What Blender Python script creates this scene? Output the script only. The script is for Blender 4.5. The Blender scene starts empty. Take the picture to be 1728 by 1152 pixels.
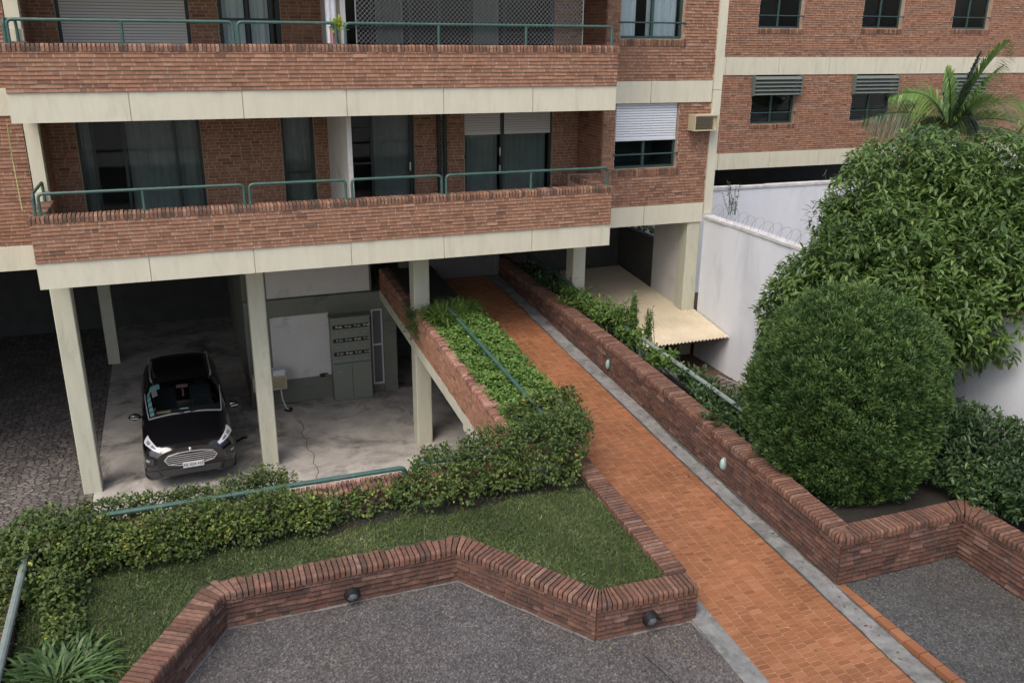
import bpy, math, random
import numpy as np
from mathutils import Vector, Matrix
R = math.radians
random.seed(7); rng = np.random.default_rng(7)
S = bpy.context.scene
C = S.collection

# ------------------------------------------------------------------ camera, sky, sun, exposure
cd = bpy.data.cameras.new('camera'); cam = bpy.data.objects.new('camera', cd); C.objects.link(cam)
_p, _y, _r = R(19.202), R(20.692), R(-0.534)
_f = Vector((math.sin(_y)*math.cos(_p), math.cos(_y)*math.cos(_p), -math.sin(_p)))
_rt0 = Vector((math.cos(_y), -math.sin(_y), 0)); _dn0 = _f.cross(_rt0)
_rt = math.cos(_r)*_rt0 + math.sin(_r)*_dn0; _dn = -math.sin(_r)*_rt0 + math.cos(_r)*_dn0
cam.matrix_world = Matrix(((_rt.x, -_dn.x, -_f.x, 0), (_rt.y, -_dn.y, -_f.y, 0), (_rt.z, -_dn.z, -_f.z, 0), (0, 0, 0, 1)))
cd.sensor_width = 36; cd.lens = 31.06; cd.clip_end = 3000; cd.clip_start = 0.1
S.camera = cam

SUN_EL, SUN_AZ = 57.0, 226.0        # azimuth clockwise from +Y
W = bpy.data.worlds.new('World'); S.world = W; W.use_nodes = True
nt = W.node_tree; bg = nt.nodes['Background']
sky = nt.nodes.new('ShaderNodeTexSky'); sky.sky_type = 'NISHITA'; sky.sun_disc = False
sky.sun_elevation = R(SUN_EL); sky.sun_rotation = R(SUN_AZ); sky.air_density = 1.0; sky.dust_density = 4.0; sky.ozone_density = 1.0
nt.links.new(sky.outputs[0], bg.inputs[0]); bg.inputs[1].default_value = 0.15
sd = bpy.data.lights.new('sun', 'SUN'); sd.energy = 1.0; sd.angle = R(35); sd.color = (1, .96, .9)
so = bpy.data.objects.new('sun', sd); C.objects.link(so)
_sv = Vector((math.sin(R(SUN_AZ))*math.cos(R(SUN_EL)), math.cos(R(SUN_AZ))*math.cos(R(SUN_EL)), math.sin(R(SUN_EL))))
so.rotation_euler = _sv.to_track_quat('Z', 'Y').to_euler(); so.location = _sv*40
S.view_settings.view_transform = 'Standard'; S.view_settings.look = 'None'; S.view_settings.gamma = 1
S.view_settings.exposure = 0.55
S.cycles.max_bounces = 8; S.cycles.transparent_max_bounces = 12

# ------------------------------------------------------------------ mesh helpers
class MB:
    def __init__(s): s.v = []; s.f = []; s.m = []; s.t = []
    def add(s, vs, fs, m=0, t=None):
        b = len(s.v); s.v.extend([tuple(v) for v in vs])
        if t is None: t = random.random()
        for f in fs: s.f.append(tuple(b+i for i in f)); s.m.append(m); s.t.append(t)
    def hexa(s, p, m=0, t=None):      # p: 4 bottom ccw, 4 top ccw
        s.add(p, [(3, 2, 1, 0), (4, 5, 6, 7), (0, 1, 5, 4), (1, 2, 6, 5), (2, 3, 7, 6), (3, 0, 4, 7)], m, t)
    def box(s, x0, y0, z0, x1, y1, z1, m=0, t=None):
        s.hexa([(x0, y0, z0), (x1, y0, z0), (x1, y1, z0), (x0, y1, z0), (x0, y0, z1), (x1, y0, z1), (x1, y1, z1), (x0, y1, z1)], m, t)
    def quad(s, a, b, c, d, m=0, t=None): s.add([a, b, c, d], [(0, 1, 2, 3)], m, t)
    def prism(s, poly, z0, z1, m=0):   # poly ccw (x,y); z numbers or functions of (x,y)
        f0 = z0 if callable(z0) else (lambda x, y: z0); f1 = z1 if callable(z1) else (lambda x, y: z1)
        n = len(poly); vs = [(x, y, f0(x, y)) for x, y in poly]+[(x, y, f1(x, y)) for x, y in poly]
        s.add(vs, [tuple(range(n, 2*n)), tuple(range(n-1, -1, -1))]+[(i, (i+1) % n, n+(i+1) % n, n+i) for i in range(n)], m)
    def tube(s, pts, r, n=8, m=0, caps=True, t=None):
        pts = [Vector(p) for p in pts]; rs = r if isinstance(r, (list, tuple)) else [r]*len(pts)
        vs = []; up = None
        for i, p in enumerate(pts):
            d = (pts[min(i+1, len(pts)-1)]-pts[max(i-1, 0)]).normalized()
            if up is None:
                up = Vector((0, 0, 1)) if abs(d.z) < .9 else Vector((1, 0, 0))
            up = (up-d*up.dot(d))
            if up.length < 1e-4: up = d.orthogonal()
            up.normalize(); sd_ = d.cross(up)
            for k in range(n):
                a = 2*math.pi*k/n; vs.append(p+(up*math.cos(a)+sd_*math.sin(a))*rs[i])
        fs = []
        for i in range(len(pts)-1):
            for k in range(n):
                a = i*n+k; b = i*n+(k+1) % n; fs.append((a, b, b+n, a+n))
        if caps: fs += [tuple(range(n-1, -1, -1)), tuple(range(len(vs)-n, len(vs)))]
        s.add(vs, fs, m, t)
    def lathe(s, o, ax, prof, n=16, m=0, sx=1.0):   # prof: (radius, height) along ax; sx squashes sideways
        o = Vector(o); ax = Vector(ax).normalized(); a = ax.orthogonal() if abs(ax.z) > .9 else Vector((0, 0, 1)).cross(ax).normalized(); b = ax.cross(a)
        vs = []
        for r, h in prof:
            for k in range(n):
                q = 2*math.pi*k/n; vs.append(o+ax*h+(a*math.cos(q)*sx+b*math.sin(q))*r)
        fs = [(i*n+k, i*n+(k+1) % n, (i+1)*n+(k+1) % n, (i+1)*n+k) for i in range(len(prof)-1) for k in range(n)]
        fs += [tuple(range(n-1, -1, -1)), tuple(range(len(vs)-n, len(vs)))]
        s.add(vs, fs, m)

def tag(o, label=None, cat=None, group=None, kind=None):
    for k, v in (('label', label), ('category', cat), ('group', group), ('kind', kind)):
        if v: o[k] = v
    return o
def mesh_obj(name, v, f, mats, parent, fm=None, ft=None, smooth=False, recentre=False):
    v = np.asarray(v, dtype=np.float64).reshape(-1, 3); loc = (0, 0, 0)
    if parent is None and recentre:
        c = np.array([(v[:, 0].min()+v[:, 0].max())/2, (v[:, 1].min()+v[:, 1].max())/2, v[:, 2].min()]); v = v-c; loc = tuple(c)
    me = bpy.data.meshes.new(name)
    me.from_pydata(v.tolist(), [], f if isinstance(f, list) else f.tolist())
    for m in (mats if isinstance(mats, (list, tuple)) else [mats]): me.materials.append(m)
    if fm is not None and len(me.materials) > 1: me.polygons.foreach_set('material_index', np.asarray(fm, dtype=np.int32))
    if ft is not None:
        a = me.attributes.new('tint', 'FLOAT', 'FACE'); a.data.foreach_set('value', np.asarray(ft, dtype=np.float32))
    if smooth: me.polygons.foreach_set('use_smooth', np.ones(len(me.polygons), dtype=bool))
    me.update()
    o = bpy.data.objects.new(name, me); C.objects.link(o); o.location = loc
    if parent is not None:
        o.parent = parent
        if parent.type == 'EMPTY': o.location = -Vector(parent.location)
    return o
def obj(name, mb, mats, parent=None, label=None, cat=None, group=None, kind=None, smooth=False):
    o = mesh_obj(name, mb.v, mb.f, mats, parent, mb.m, mb.t, smooth, recentre=(kind != 'structure'))
    return tag(o, label, cat, group, kind)
def thing(name, loc, label, cat, group=None):
    o = bpy.data.objects.new(name, None); C.objects.link(o); o.location = loc; o.empty_display_size = .2
    return tag(o, label, cat, group)
def arc_pts(pts, r=.08, n=5):      # polyline with rounded corners
    pts = [Vector(p) for p in pts]; out = [pts[0]]
    for i in range(1, len(pts)-1):
        a, b, c = pts[i-1], pts[i], pts[i+1]; d1 = (a-b); d2 = (c-b)
        rr = min(r, d1.length*.45, d2.length*.45); p = b+d1.normalized()*rr; q = b+d2.normalized()*rr
        for k in range(n+1):
            t = k/n; out.append((1-t)**2*p+2*t*(1-t)*b+t*t*q)
    return out+[pts[-1]]

# ------------------------------------------------------------------ materials
def newmat(name):
    m = bpy.data.materials.new(name); m.use_nodes = True
    return m, m.node_tree.nodes, m.node_tree.links, m.node_tree.nodes['Principled BSDF']
def noise_node(N, L, scale, detail=4, rough=.6, coord='Object', stretch=None, dist=0):
    tc = N.new('ShaderNodeTexCoord'); n = N.new('ShaderNodeTexNoise'); n.inputs['Scale'].default_value = scale
    n.inputs['Detail'].default_value = detail; n.inputs['Roughness'].default_value = rough; n.inputs['Distortion'].default_value = dist
    src = tc.outputs[coord]
    if stretch:
        mp = N.new('ShaderNodeMapping'); mp.inputs['Scale'].default_value = stretch; L.new(src, mp.inputs[0]); src = mp.outputs[0]
    L.new(src, n.inputs['Vector']); return n
def ramp_node(N, L, src, stops):
    r = N.new('ShaderNodeValToRGB'); e = r.color_ramp.elements
    while len(e) < len(stops): e.new(.5)
    for i, (p, c) in enumerate(stops): e[i].position = p; e[i].color = (*c, 1) if len(c) == 3 else c
    L.new(src, r.inputs[0]); return r
def mix_node(N, L, a, b, fac, mode='MIX'):
    m = N.new('ShaderNodeMix'); m.data_type = 'RGBA'; m.blend_type = mode
    for k, s in ((0, fac), (6, a), (7, b)):
        if hasattr(s, 'is_linked'): L.new(s, m.inputs[k])
        elif k == 0: m.inputs[0].default_value = s
        else: m.inputs[k].default_value = (*s, 1)
    return m.outputs[2]
def bump(N, L, src, B, strength=.3, dist=.01):
    b = N.new('ShaderNodeBump'); b.inputs['Strength'].default_value = strength; b.inputs['Distance'].default_value = dist
    L.new(src, b.inputs['Height']); L.new(b.outputs[0], B.inputs['Normal']); return b
def surf(name, c1, c2, scale=6, rough=.8, bscale=60, bstr=.25, stain=None, sscale=1.2, spos=(.55, .75), metal=0, stretch=None, spec=.5):
    m, N, L, B = newmat(name)
    n = noise_node(N, L, scale, 6, .65, stretch=stretch)
    r = ramp_node(N, L, n.outputs[0], [(.3, c1), (.7, c2)])
    col = r.outputs[0]
    if stain:
        n2 = noise_node(N, L, sscale, 8, .7, dist=.6, stretch=stretch); r2 = ramp_node(N, L, n2.outputs[0], [(spos[0], (0, 0, 0)), (spos[1], (1, 1, 1))])
        col = mix_node(N, L, col, stain, r2.outputs[0])
    L.new(col, B.inputs['Base Color']); B.inputs['Roughness'].default_value = rough; B.inputs['Metallic'].default_value = metal
    B.inputs['Specular IOR Level'].default_value = spec
    if bstr:
        n3 = noise_node(N, L, bscale, 5, .7); bump(N, L, n3.outputs[0], B, bstr, .006)
    return m
def tinted(name, stops, rough=.85, mott=None, stain=None, bstr=.5, bscale=70, stain_pos=(.56, .72), sscale=1.6):
    m, N, L, B = newmat(name)
    a = N.new('ShaderNodeAttribute'); a.attribute_name = 'tint'
    r = ramp_node(N, L, a.outputs['Fac'], stops); col = r.outputs[0]
    if mott:
        n = noise_node(N, L, mott[0], 5, .7); r1 = ramp_node(N, L, n.outputs[0], [(.3, (mott[1],)*3), (.7, (mott[2],)*3)])
        col = mix_node(N, L, col, r1.outputs[0], 1.0, 'MULTIPLY')
    if stain:
        n2 = noise_node(N, L, sscale, 8, .75, dist=.5); r2 = ramp_node(N, L, n2.outputs[0], [(stain_pos[0], (0, 0, 0)), (stain_pos[1], (.85,)*3)])
        col = mix_node(N, L, col, stain, r2.outputs[0])
    L.new(col, B.inputs['Base Color']); B.inputs['Roughness'].default_value = rough; B.inputs['Specular IOR Level'].default_value = .25
    if bstr:
        n3 = noise_node(N, L, bscale, 5, .7); bump(N, L, n3.outputs[0], B, bstr, .006)
    return m
def leafmat(name, stops, rough=.5, trans=.25, spec=.4):
    m, N, L, B = newmat(name)
    a = N.new('ShaderNodeAttribute'); a.attribute_name = 'tint'
    r = ramp_node(N, L, a.outputs['Fac'], stops)
    L.new(r.outputs[0], B.inputs['Base Color']); B.inputs['Roughness'].default_value = rough; B.inputs['Specular IOR Level'].default_value = spec
    t = N.new('ShaderNodeBsdfTranslucent'); L.new(r.outputs[0], t.inputs[0]); mx = N.new('ShaderNodeMixShader'); mx.inputs[0].default_value = trans
    L.new(B.outputs[0], mx.inputs[1]); L.new(t.outputs[0], mx.inputs[2]); L.new(mx.outputs[0], N['Material Output'].inputs[0])
    return m
def plain(name, c, rough=.5, metal=0, spec=.5, coat=0):
    m, N, L, B = newmat(name); B.inputs['Base Color'].default_value = (*c, 1); B.inputs['Roughness'].default_value = rough
    B.inputs['Metallic'].default_value = metal; B.inputs['Specular IOR Level'].default_value = spec; B.inputs['Coat Weight'].default_value = coat
    B.inputs['Coat Roughness'].default_value = .05
    return m
def glassmat(name, tint=(.9, .94, .94), base=.06):
    m, N, L, B = newmat(name); N.remove(B)
    t = N.new('ShaderNodeBsdfTransparent'); t.inputs[0].default_value = (*tint, 1); g = N.new('ShaderNodeBsdfGlossy'); g.inputs['Roughness'].default_value = .03
    fr = N.new('ShaderNodeFresnel'); fr.inputs[0].default_value = 1.27; mx = N.new('ShaderNodeMixShader')
    L.new(fr.outputs[0], mx.inputs[0]); L.new(t.outputs[0], mx.inputs[1]); L.new(g.outputs[0], mx.inputs[2]); L.new(mx.outputs[0], N['Material Output'].inputs[0])
    return m

M = {}
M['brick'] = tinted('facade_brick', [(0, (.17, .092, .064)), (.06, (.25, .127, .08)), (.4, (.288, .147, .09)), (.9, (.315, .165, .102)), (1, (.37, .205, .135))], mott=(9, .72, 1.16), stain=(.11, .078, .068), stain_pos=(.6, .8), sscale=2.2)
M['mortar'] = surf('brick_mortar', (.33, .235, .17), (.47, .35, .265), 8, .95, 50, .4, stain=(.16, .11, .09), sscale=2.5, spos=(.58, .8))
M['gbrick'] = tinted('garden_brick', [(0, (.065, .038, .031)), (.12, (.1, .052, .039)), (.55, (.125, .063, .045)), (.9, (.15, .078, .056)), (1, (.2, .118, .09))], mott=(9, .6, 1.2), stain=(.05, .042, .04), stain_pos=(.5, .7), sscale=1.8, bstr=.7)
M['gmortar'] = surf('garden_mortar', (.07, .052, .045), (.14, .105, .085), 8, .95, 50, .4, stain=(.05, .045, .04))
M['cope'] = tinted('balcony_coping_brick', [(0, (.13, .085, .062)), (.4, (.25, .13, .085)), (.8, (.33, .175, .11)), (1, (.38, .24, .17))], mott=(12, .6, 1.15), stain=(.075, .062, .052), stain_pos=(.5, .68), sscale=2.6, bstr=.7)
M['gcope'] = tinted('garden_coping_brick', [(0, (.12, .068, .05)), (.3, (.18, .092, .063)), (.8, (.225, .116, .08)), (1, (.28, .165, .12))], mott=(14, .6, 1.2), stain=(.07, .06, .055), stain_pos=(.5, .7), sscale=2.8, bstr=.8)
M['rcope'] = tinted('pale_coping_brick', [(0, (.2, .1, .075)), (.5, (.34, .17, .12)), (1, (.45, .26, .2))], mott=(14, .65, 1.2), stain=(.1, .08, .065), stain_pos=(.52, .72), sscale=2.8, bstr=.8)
M['beige'] = surf('painted_concrete', (.59, .555, .42), (.655, .62, .485), 2.5, .8, 90, .12, stain=(.47, .445, .335), sscale=1.9, spos=(.52, .85), stretch=(2.2, 1, .5))
M['pillar'] = surf('pillar_paint', (.47, .465, .355), (.55, .54, .425), 3, .7, 90, .15, stain=(.3, .31, .24), sscale=2.2, spos=(.55, .85), stretch=(2, 2, .4))
M['white'] = surf('white_wall_paint', (.68, .7, .74), (.76, .78, .815), 1.3, .85, 60, .2, stain=(.52, .53, .56), sscale=.9, spos=(.52, .82), stretch=(1, 1, .35))
M['wcope'] = surf('wall_top_render', (.5, .48, .46), (.7, .69, .68), 5, .9, 60, .3, stain=(.25, .22, .2), sscale=2, spos=(.52, .75))
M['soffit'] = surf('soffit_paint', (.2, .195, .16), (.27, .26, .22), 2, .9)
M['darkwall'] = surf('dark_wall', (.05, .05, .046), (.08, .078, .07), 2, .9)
M['green'] = surf('green_pipe_paint', (.035, .085, .07), (.06, .13, .105), 6, .42, 90, .15, stain=(.2, .25, .23), sscale=4, spos=(.62, .75))
M['greypipe'] = surf('grey_green_pipe_paint', (.16, .2, .175), (.25, .28, .25), 6, .5, 90, .15, stain=(.33, .33, .3), sscale=4, spos=(.6, .75))
M['frame'] = plain('dark_green_frame', (.012, .028, .026), .45)
M['frame2'] = plain('green_window_frame', (.03, .065, .058), .45)
M['glass'] = glassmat('window_glass')
M['room'] = plain('room_dark', (.035, .036, .038), .9)
M['curtain'] = surf('curtain_cloth', (.74, .77, .79), (.84, .86, .88), 3, .9, 40, .1)
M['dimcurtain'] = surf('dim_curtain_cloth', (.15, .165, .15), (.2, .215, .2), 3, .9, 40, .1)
M['shutter_w'] = plain('white_shutter', (.62, .64, .66), .5)
M['shutter_g'] = plain('grey_shutter', (.6, .575, .55), .55)
M['concrete'] = surf('garage_concrete', (.33, .305, .275), (.52, .485, .44), 1.6, .85, 40, .2, stain=(.12, .11, .1), sscale=.8, spos=(.47, .66))
M['strip'] = surf('gutter_concrete', (.15, .15, .142), (.27, .265, .25), 7, .9, 60, .5, stain=(.075, .077, .07), sscale=2.4, spos=(.46, .7))
M['ceramic'] = surf('beige_panel', (.55, .53, .49), (.62, .6, .56), 1.5, .7, 60, .1, stain=(.35, .3, .26), sscale=1.2)
M['olive'] = surf('olive_wall', (.155, .165, .125), (.2, .21, .165), 2, .8, 60, .15, stain=(.07, .08, .075), sscale=1.1)
M['cab'] = plain('cabinet_green', (.2, .22, .175), .55)
M['black'] = plain('black_plastic', (.012, .012, .013), .5)
M['soil'] = surf('soil', (.013, .012, .009), (.032, .026, .019), 9, .98, 40, .8)
M['brownsoil'] = surf('leaf_litter', (.06, .035, .025), (.13, .075, .05), 12, .98, 50, .9)
M['roof'] = surf('cream_roof_sheet', (.52, .445, .32), (.61, .53, .39), 2, .6, 60, .1, stain=(.42, .37, .28), sscale=1.2, spos=(.55, .85))
M['terra'] = tinted('terracotta_tile', [(0, (.245, .098, .046)), (.1, (.27, .11, .05)), (.5, (.295, .122, .055)), (.9, (.32, .136, .063)), (1, (.35, .16, .08))], rough=.5, mott=(1.1, .7, 1.15), stain=(.24, .105, .055), stain_pos=(.52, .85), sscale=.7, bstr=.25)
M['joint'] = surf('tile_joint', (.33, .185, .11), (.43, .265, .175), 6, .9, 60, .2)
M['wood'] = surf('bark', (.07, .055, .04), (.14, .11, .085), 12, .9, 40, .8, stretch=(3, 3, .5))
M['wire'] = plain('galvanised_wire', (.3, .31, .32), .5, .3)
M['net'] = plain('net_cord', (.2, .215, .215), .7)
M['razor'] = plain('weathered_razor_wire', (.2, .2, .2), .6, .3)
M['metalgate'] = plain('grey_gate_metal', (.13, .13, .13), .6)
M['acbeige'] = plain('aged_beige_plastic', (.5, .43, .28), .6)
M['acdark'] = plain('brown_grille', (.1, .075, .045), .7)
M['paint'] = plain('black_car_paint', (.004, .004, .006), .16, 0, .5, 1.0)
M['cargrey'] = plain('grey_bumper_plastic', (.035, .035, .038), .6)
M['tyre'] = plain('tyre_rubber', (.012, .012, .012), .85)
M['chrome'] = plain('chrome', (.8, .8, .81), .32, .85)
M['lamp'] = plain('headlamp_glass', (.58, .6, .62), .25, 0, .8, .8)
M['plate'] = plain('plate_white', (.62, .62, .64), .5)
M['tan'] = plain('tan_paper', (.5, .33, .2), .8)
M['teal'] = plain('pale_teal_paper', (.24, .42, .42), .7)
M['carglass'] = glassmat('car_glass', (.62, .7, .7))
M['seat'] = plain('dark_seat', (.02, .02, .022), .8)
M['dash'] = plain('dashboard', (.03, .034, .036), .7)
def aggregate(name, a, b, c, d):
    m, N, L, B = newmat(name)
    tc = N.new('ShaderNodeTexCoord'); v = N.new('ShaderNodeTexVoronoi'); v.inputs['Scale'].default_value = 48; L.new(tc.outputs['Object'], v.inputs[0])
    r = ramp_node(N, L, v.outputs['Color'], [(.05, a), (.45, b), (.75, c), (.97, d)])
    n = noise_node(N, L, 1.1, 8, .7, dist=.5); r2 = ramp_node(N, L, n.outputs[0], [(.3, (.72,)*3), (.7, (1.15,)*3)])
    n5 = noise_node(N, L, .45, 5, .6); r5 = ramp_node(N, L, n5.outputs[0], [(.35, (1, .96, .93)), (.65, (.93, .96, 1))])
    v2 = N.new('ShaderNodeTexVoronoi'); v2.inputs['Scale'].default_value = 19; L.new(tc.outputs['Object'], v2.inputs[0]); r6 = ramp_node(N, L, v2.outputs['Distance'], [(.1, (1.14,)*3), (.5, (.88,)*3)])
    col = mix_node(N, L, r.outputs[0], r2.outputs[0], 1.0, 'MULTIPLY'); col = mix_node(N, L, col, r5.outputs[0], 1.0, 'MULTIPLY'); col = mix_node(N, L, col, r6.outputs[0], 1.0, 'MULTIPLY')
    L.new(col, B.inputs['Base Color']); B.inputs['Roughness'].default_value = .8; B.inputs['Specular IOR Level'].default_value = .35
    bump(N, L, v.outputs['Distance'], B, .8, .012)
    return m
M['agg'] = aggregate('exposed_aggregate', (.055, .049, .046), (.102, .092, .087), (.155, .141, .132), (.26, .24, .218))
M['agg2'] = aggregate('dark_exposed_aggregate', (.042, .041, .039), (.08, .077, .072), (.12, .114, .105), (.22, .2, .17))
def cobble():
    m, N, L, B = newmat('cobblestone')
    tc = N.new('ShaderNodeTexCoord'); mp = N.new('ShaderNodeMapping'); mp.inputs['Scale'].default_value = (6.5, 10, 6); L.new(tc.outputs['Object'], mp.inputs[0])
    nz = N.new('ShaderNodeTexNoise'); nz.inputs['Scale'].default_value = 1.2; L.new(mp.outputs[0], nz.inputs[0])
    ad = N.new('ShaderNodeMix'); ad.data_type = 'RGBA'; ad.blend_type = 'LINEAR_LIGHT'; ad.inputs[0].default_value = .25; L.new(mp.outputs[0], ad.inputs[6]); L.new(nz.outputs['Color'], ad.inputs[7])
    v = N.new('ShaderNodeTexVoronoi'); v.inputs['Scale'].default_value = 1; v.inputs['Randomness'].default_value = .75; L.new(ad.outputs[2], v.inputs[0])
    e = N.new('ShaderNodeTexVoronoi'); e.feature = 'DISTANCE_TO_EDGE'; e.inputs['Scale'].default_value = 1; e.inputs['Randomness'].default_value = .75; L.new(ad.outputs[2], e.inputs[0])
    r = ramp_node(N, L, v.outputs['Color'], [(.1, (.13, .115, .105)), (.5, (.2, .175, .16)), (.9, (.28, .25, .23))])
    g = ramp_node(N, L, e.outputs['Distance'], [(.02, (0, 0, 0)), (.13, (1, 1, 1))])
    n = noise_node(N, L, .8, 6, .7); r3 = ramp_node(N, L, n.outputs[0], [(.35, (.6,)*3), (.7, (1.15,)*3)])
    col = mix_node(N, L, (.05, .045, .04), r.outputs[0], g.outputs[0]); col = mix_node(N, L, col, r3.outputs[0], 1.0, 'MULTIPLY')
    L.new(col, B.inputs['Base Color']); B.inputs['Roughness'].default_value = .75; bump(N, L, g.outputs[0], B, .8, .02); return m
M['cobble'] = cobble()
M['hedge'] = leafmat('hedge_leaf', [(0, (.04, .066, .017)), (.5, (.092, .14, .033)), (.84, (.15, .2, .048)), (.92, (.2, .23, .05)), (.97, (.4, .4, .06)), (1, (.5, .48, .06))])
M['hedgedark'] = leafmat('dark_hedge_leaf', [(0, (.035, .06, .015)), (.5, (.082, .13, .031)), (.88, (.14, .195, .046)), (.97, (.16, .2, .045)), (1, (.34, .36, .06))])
M['tree'] = leafmat('tree_leaf', [(0, (.042, .085, .02)), (.5, (.1, .17, .037)), (.9, (.165, .245, .058)), (1, (.25, .29, .09))], rough=.42, trans=.25, spec=.5)
M['bush'] = leafmat('conifer_spray', [(0, (.024, .055, .017)), (.45, (.058, .115, .028)), (.85, (.1, .17, .042)), (1, (.15, .22, .06))], rough=.6, trans=.2)
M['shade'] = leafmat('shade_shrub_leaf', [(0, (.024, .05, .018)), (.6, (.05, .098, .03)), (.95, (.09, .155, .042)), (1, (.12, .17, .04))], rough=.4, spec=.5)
M['cover'] = leafmat('ground_cover_leaf', [(0, (.07, .14, .03)), (.5, (.135, .24, .05)), (1, (.22, .34, .085))], rough=.55, trans=.25)
M['strap'] = leafmat('strap_leaf', [(0, (.04, .085, .024)), (.6, (.085, .15, .045)), (1, (.16, .24, .085))], rough=.4, spec=.5)
M['palm'] = leafmat('palm_leaf', [(0, (.07, .14, .035)), (.5, (.15, .27, .06)), (1, (.27, .4, .1))], rough=.35, spec=.6)
M['palmdark'] = leafmat('dark_palm_leaf', [(0, (.028, .05, .022)), (.7, (.055, .095, .038)), (1, (.18, .15, .07))], rough=.4)
M['grass'] = leafmat('grass_blade', [(0, (.065, .094, .031)), (.5, (.118, .166, .056)), (.85, (.175, .22, .085)), (1, (.33, .32, .17))], rough=.7, trans=.2, spec=.2)
M['turf'] = surf('turf_soil', (.03, .04, .016), (.06, .07, .03), 22, .98, 90, 1.0, stain=(.055, .045, .028))
M['weed'] = leafmat('weed_leaf', [(0, (.05, .105, .022)), (.6, (.12, .2, .04)), (.9, (.17, .25, .05)), (1, (.34, .35, .07))])

# ------------------------------------------------------------------ brickwork
def brick_wall(o, u, n, W, H, holes=(), mats='brick', row=.068, bl=.235, slope=0., th=.2, core=True, name=None, mb=None, prot=1., topslope=None):
    """bricks laid in courses on a mortar core; o = lower corner, u along, n outwards"""
    mb = mb or MB(); o = Vector(o); u = Vector(u); n = Vector(n); z = Vector((0, 0, 1))
    ts = slope if topslope is None else topslope
    P = lambda a, v, d: o+u*a+z*(v+slope*a)+n*d
    Ht = lambda a: H+(ts-slope)*a
    r = 0; v0 = 0.
    Hm = max(H, Ht(W))
    while v0 < Hm-.02:
        v1 = min(v0+row, Hm); a = -random.random()*.02-(.5*bl if r % 2 else 0)
        while a < W:
            b = a+bl*random.choice((1, 1, 1, 1, 1, .52, .8, 1.1))+random.uniform(-.012, .012)
            segs = [(max(a, 0), min(b, W))]
            for h in holes:
                if (v0+v1)/2 > h[1] and (v0+v1)/2 < h[3]:
                    ns = []
                    for s0, s1 in segs:
                        if h[2] <= s0 or h[0] >= s1: ns.append((s0, s1))
                        else:
                            if h[0] > s0: ns.append((s0, h[0]))
                            if h[2] < s1: ns.append((h[2], s1))
                    segs = ns
            for s0, s1 in segs:
                if s1-s0 < .035: continue
                top = min(v1, Ht((s0+s1)/2))
                if top-v0 < .03: continue
                t = random.random(); g = .0095 if s0 > 0.001 else 0; g2 = .0095 if s1 < W-.001 else 0
                pb = (.014+random.random()*.011)*prot; pt = (.002+random.random()*.005)*prot
                j = lambda: random.uniform(-.003, .003)
                lo = v0+.0115; hi = top-.001
                q = [P(s0+g, lo+j(), pb+j()*.5), P(s1-g2, lo+j(), pb+j()*.5), P(s1-g2, hi+j(), pt), P(s0+g, hi+j(), pt),
                     P(s0+g, lo, -.004), P(s1-g2, lo, -.004), P(s1-g2, hi, -.004), P(s0+g, hi, -.004)]
                fl = [(0, 1, 2, 3), (4, 5, 1, 0), (3, 2, 6, 7), (4, 0, 3, 7), (1, 5, 6, 2)]
                if u.cross(z).dot(n) < 0: fl = [tuple(reversed(f)) for f in fl]
                mb.add(q, fl, 0, t)
                if s1 < W-.03 and core:      # mortar filling the upright joint, just behind the brick face
                    jb, jt = .013*prot, .0015; qq = [P(s1-g2-.002, lo, jb), P(s1+.012, lo, jb), P(s1+.012, hi, jt), P(s1-g2-.002, hi, jt)]
                    mb.add(qq, [(0, 1, 2, 3)] if u.cross(z).dot(n) > 0 else [(3, 2, 1, 0)], 1, .5)
            a = b
        v0 = v1; r += 1
    if core:
        us = sorted({0., W, *[min(max(h[0], 0), W) for h in holes], *[min(max(h[2], 0), W) for h in holes]})
        vs = sorted({0., H, *[min(max(h[1], 0), H) for h in holes], *[min(max(h[3], 0), H) for h in holes]})
        for i in range(len(us)-1):
            for k in range(len(vs)-1):
                cu, cv = (us[i]+us[i+1])/2, (vs[k]+vs[k+1])/2
                if any(h[0] < cu < h[2] and h[1] < cv < h[3] for h in holes): continue
                a0, a1 = us[i], us[i+1]; b0, b1 = vs[k], vs[k+1]
                t0 = b1 if b1 < H else Ht(a0); t1 = b1 if b1 < H else Ht(a1)
                p = [P(a0, b0, 0), P(a1, b0, 0), P(a1, b0, -th), P(a0, b0, -th), P(a0, t0, 0), P(a1, t1, 0), P(a1, t1, -th), P(a0, t0, -th)]
                if u.cross(z).dot(n) < 0: p = [p[3], p[2], p[1], p[0], p[7], p[6], p[5], p[4]]
                mb.hexa(p, 1)
    return mb

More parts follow.
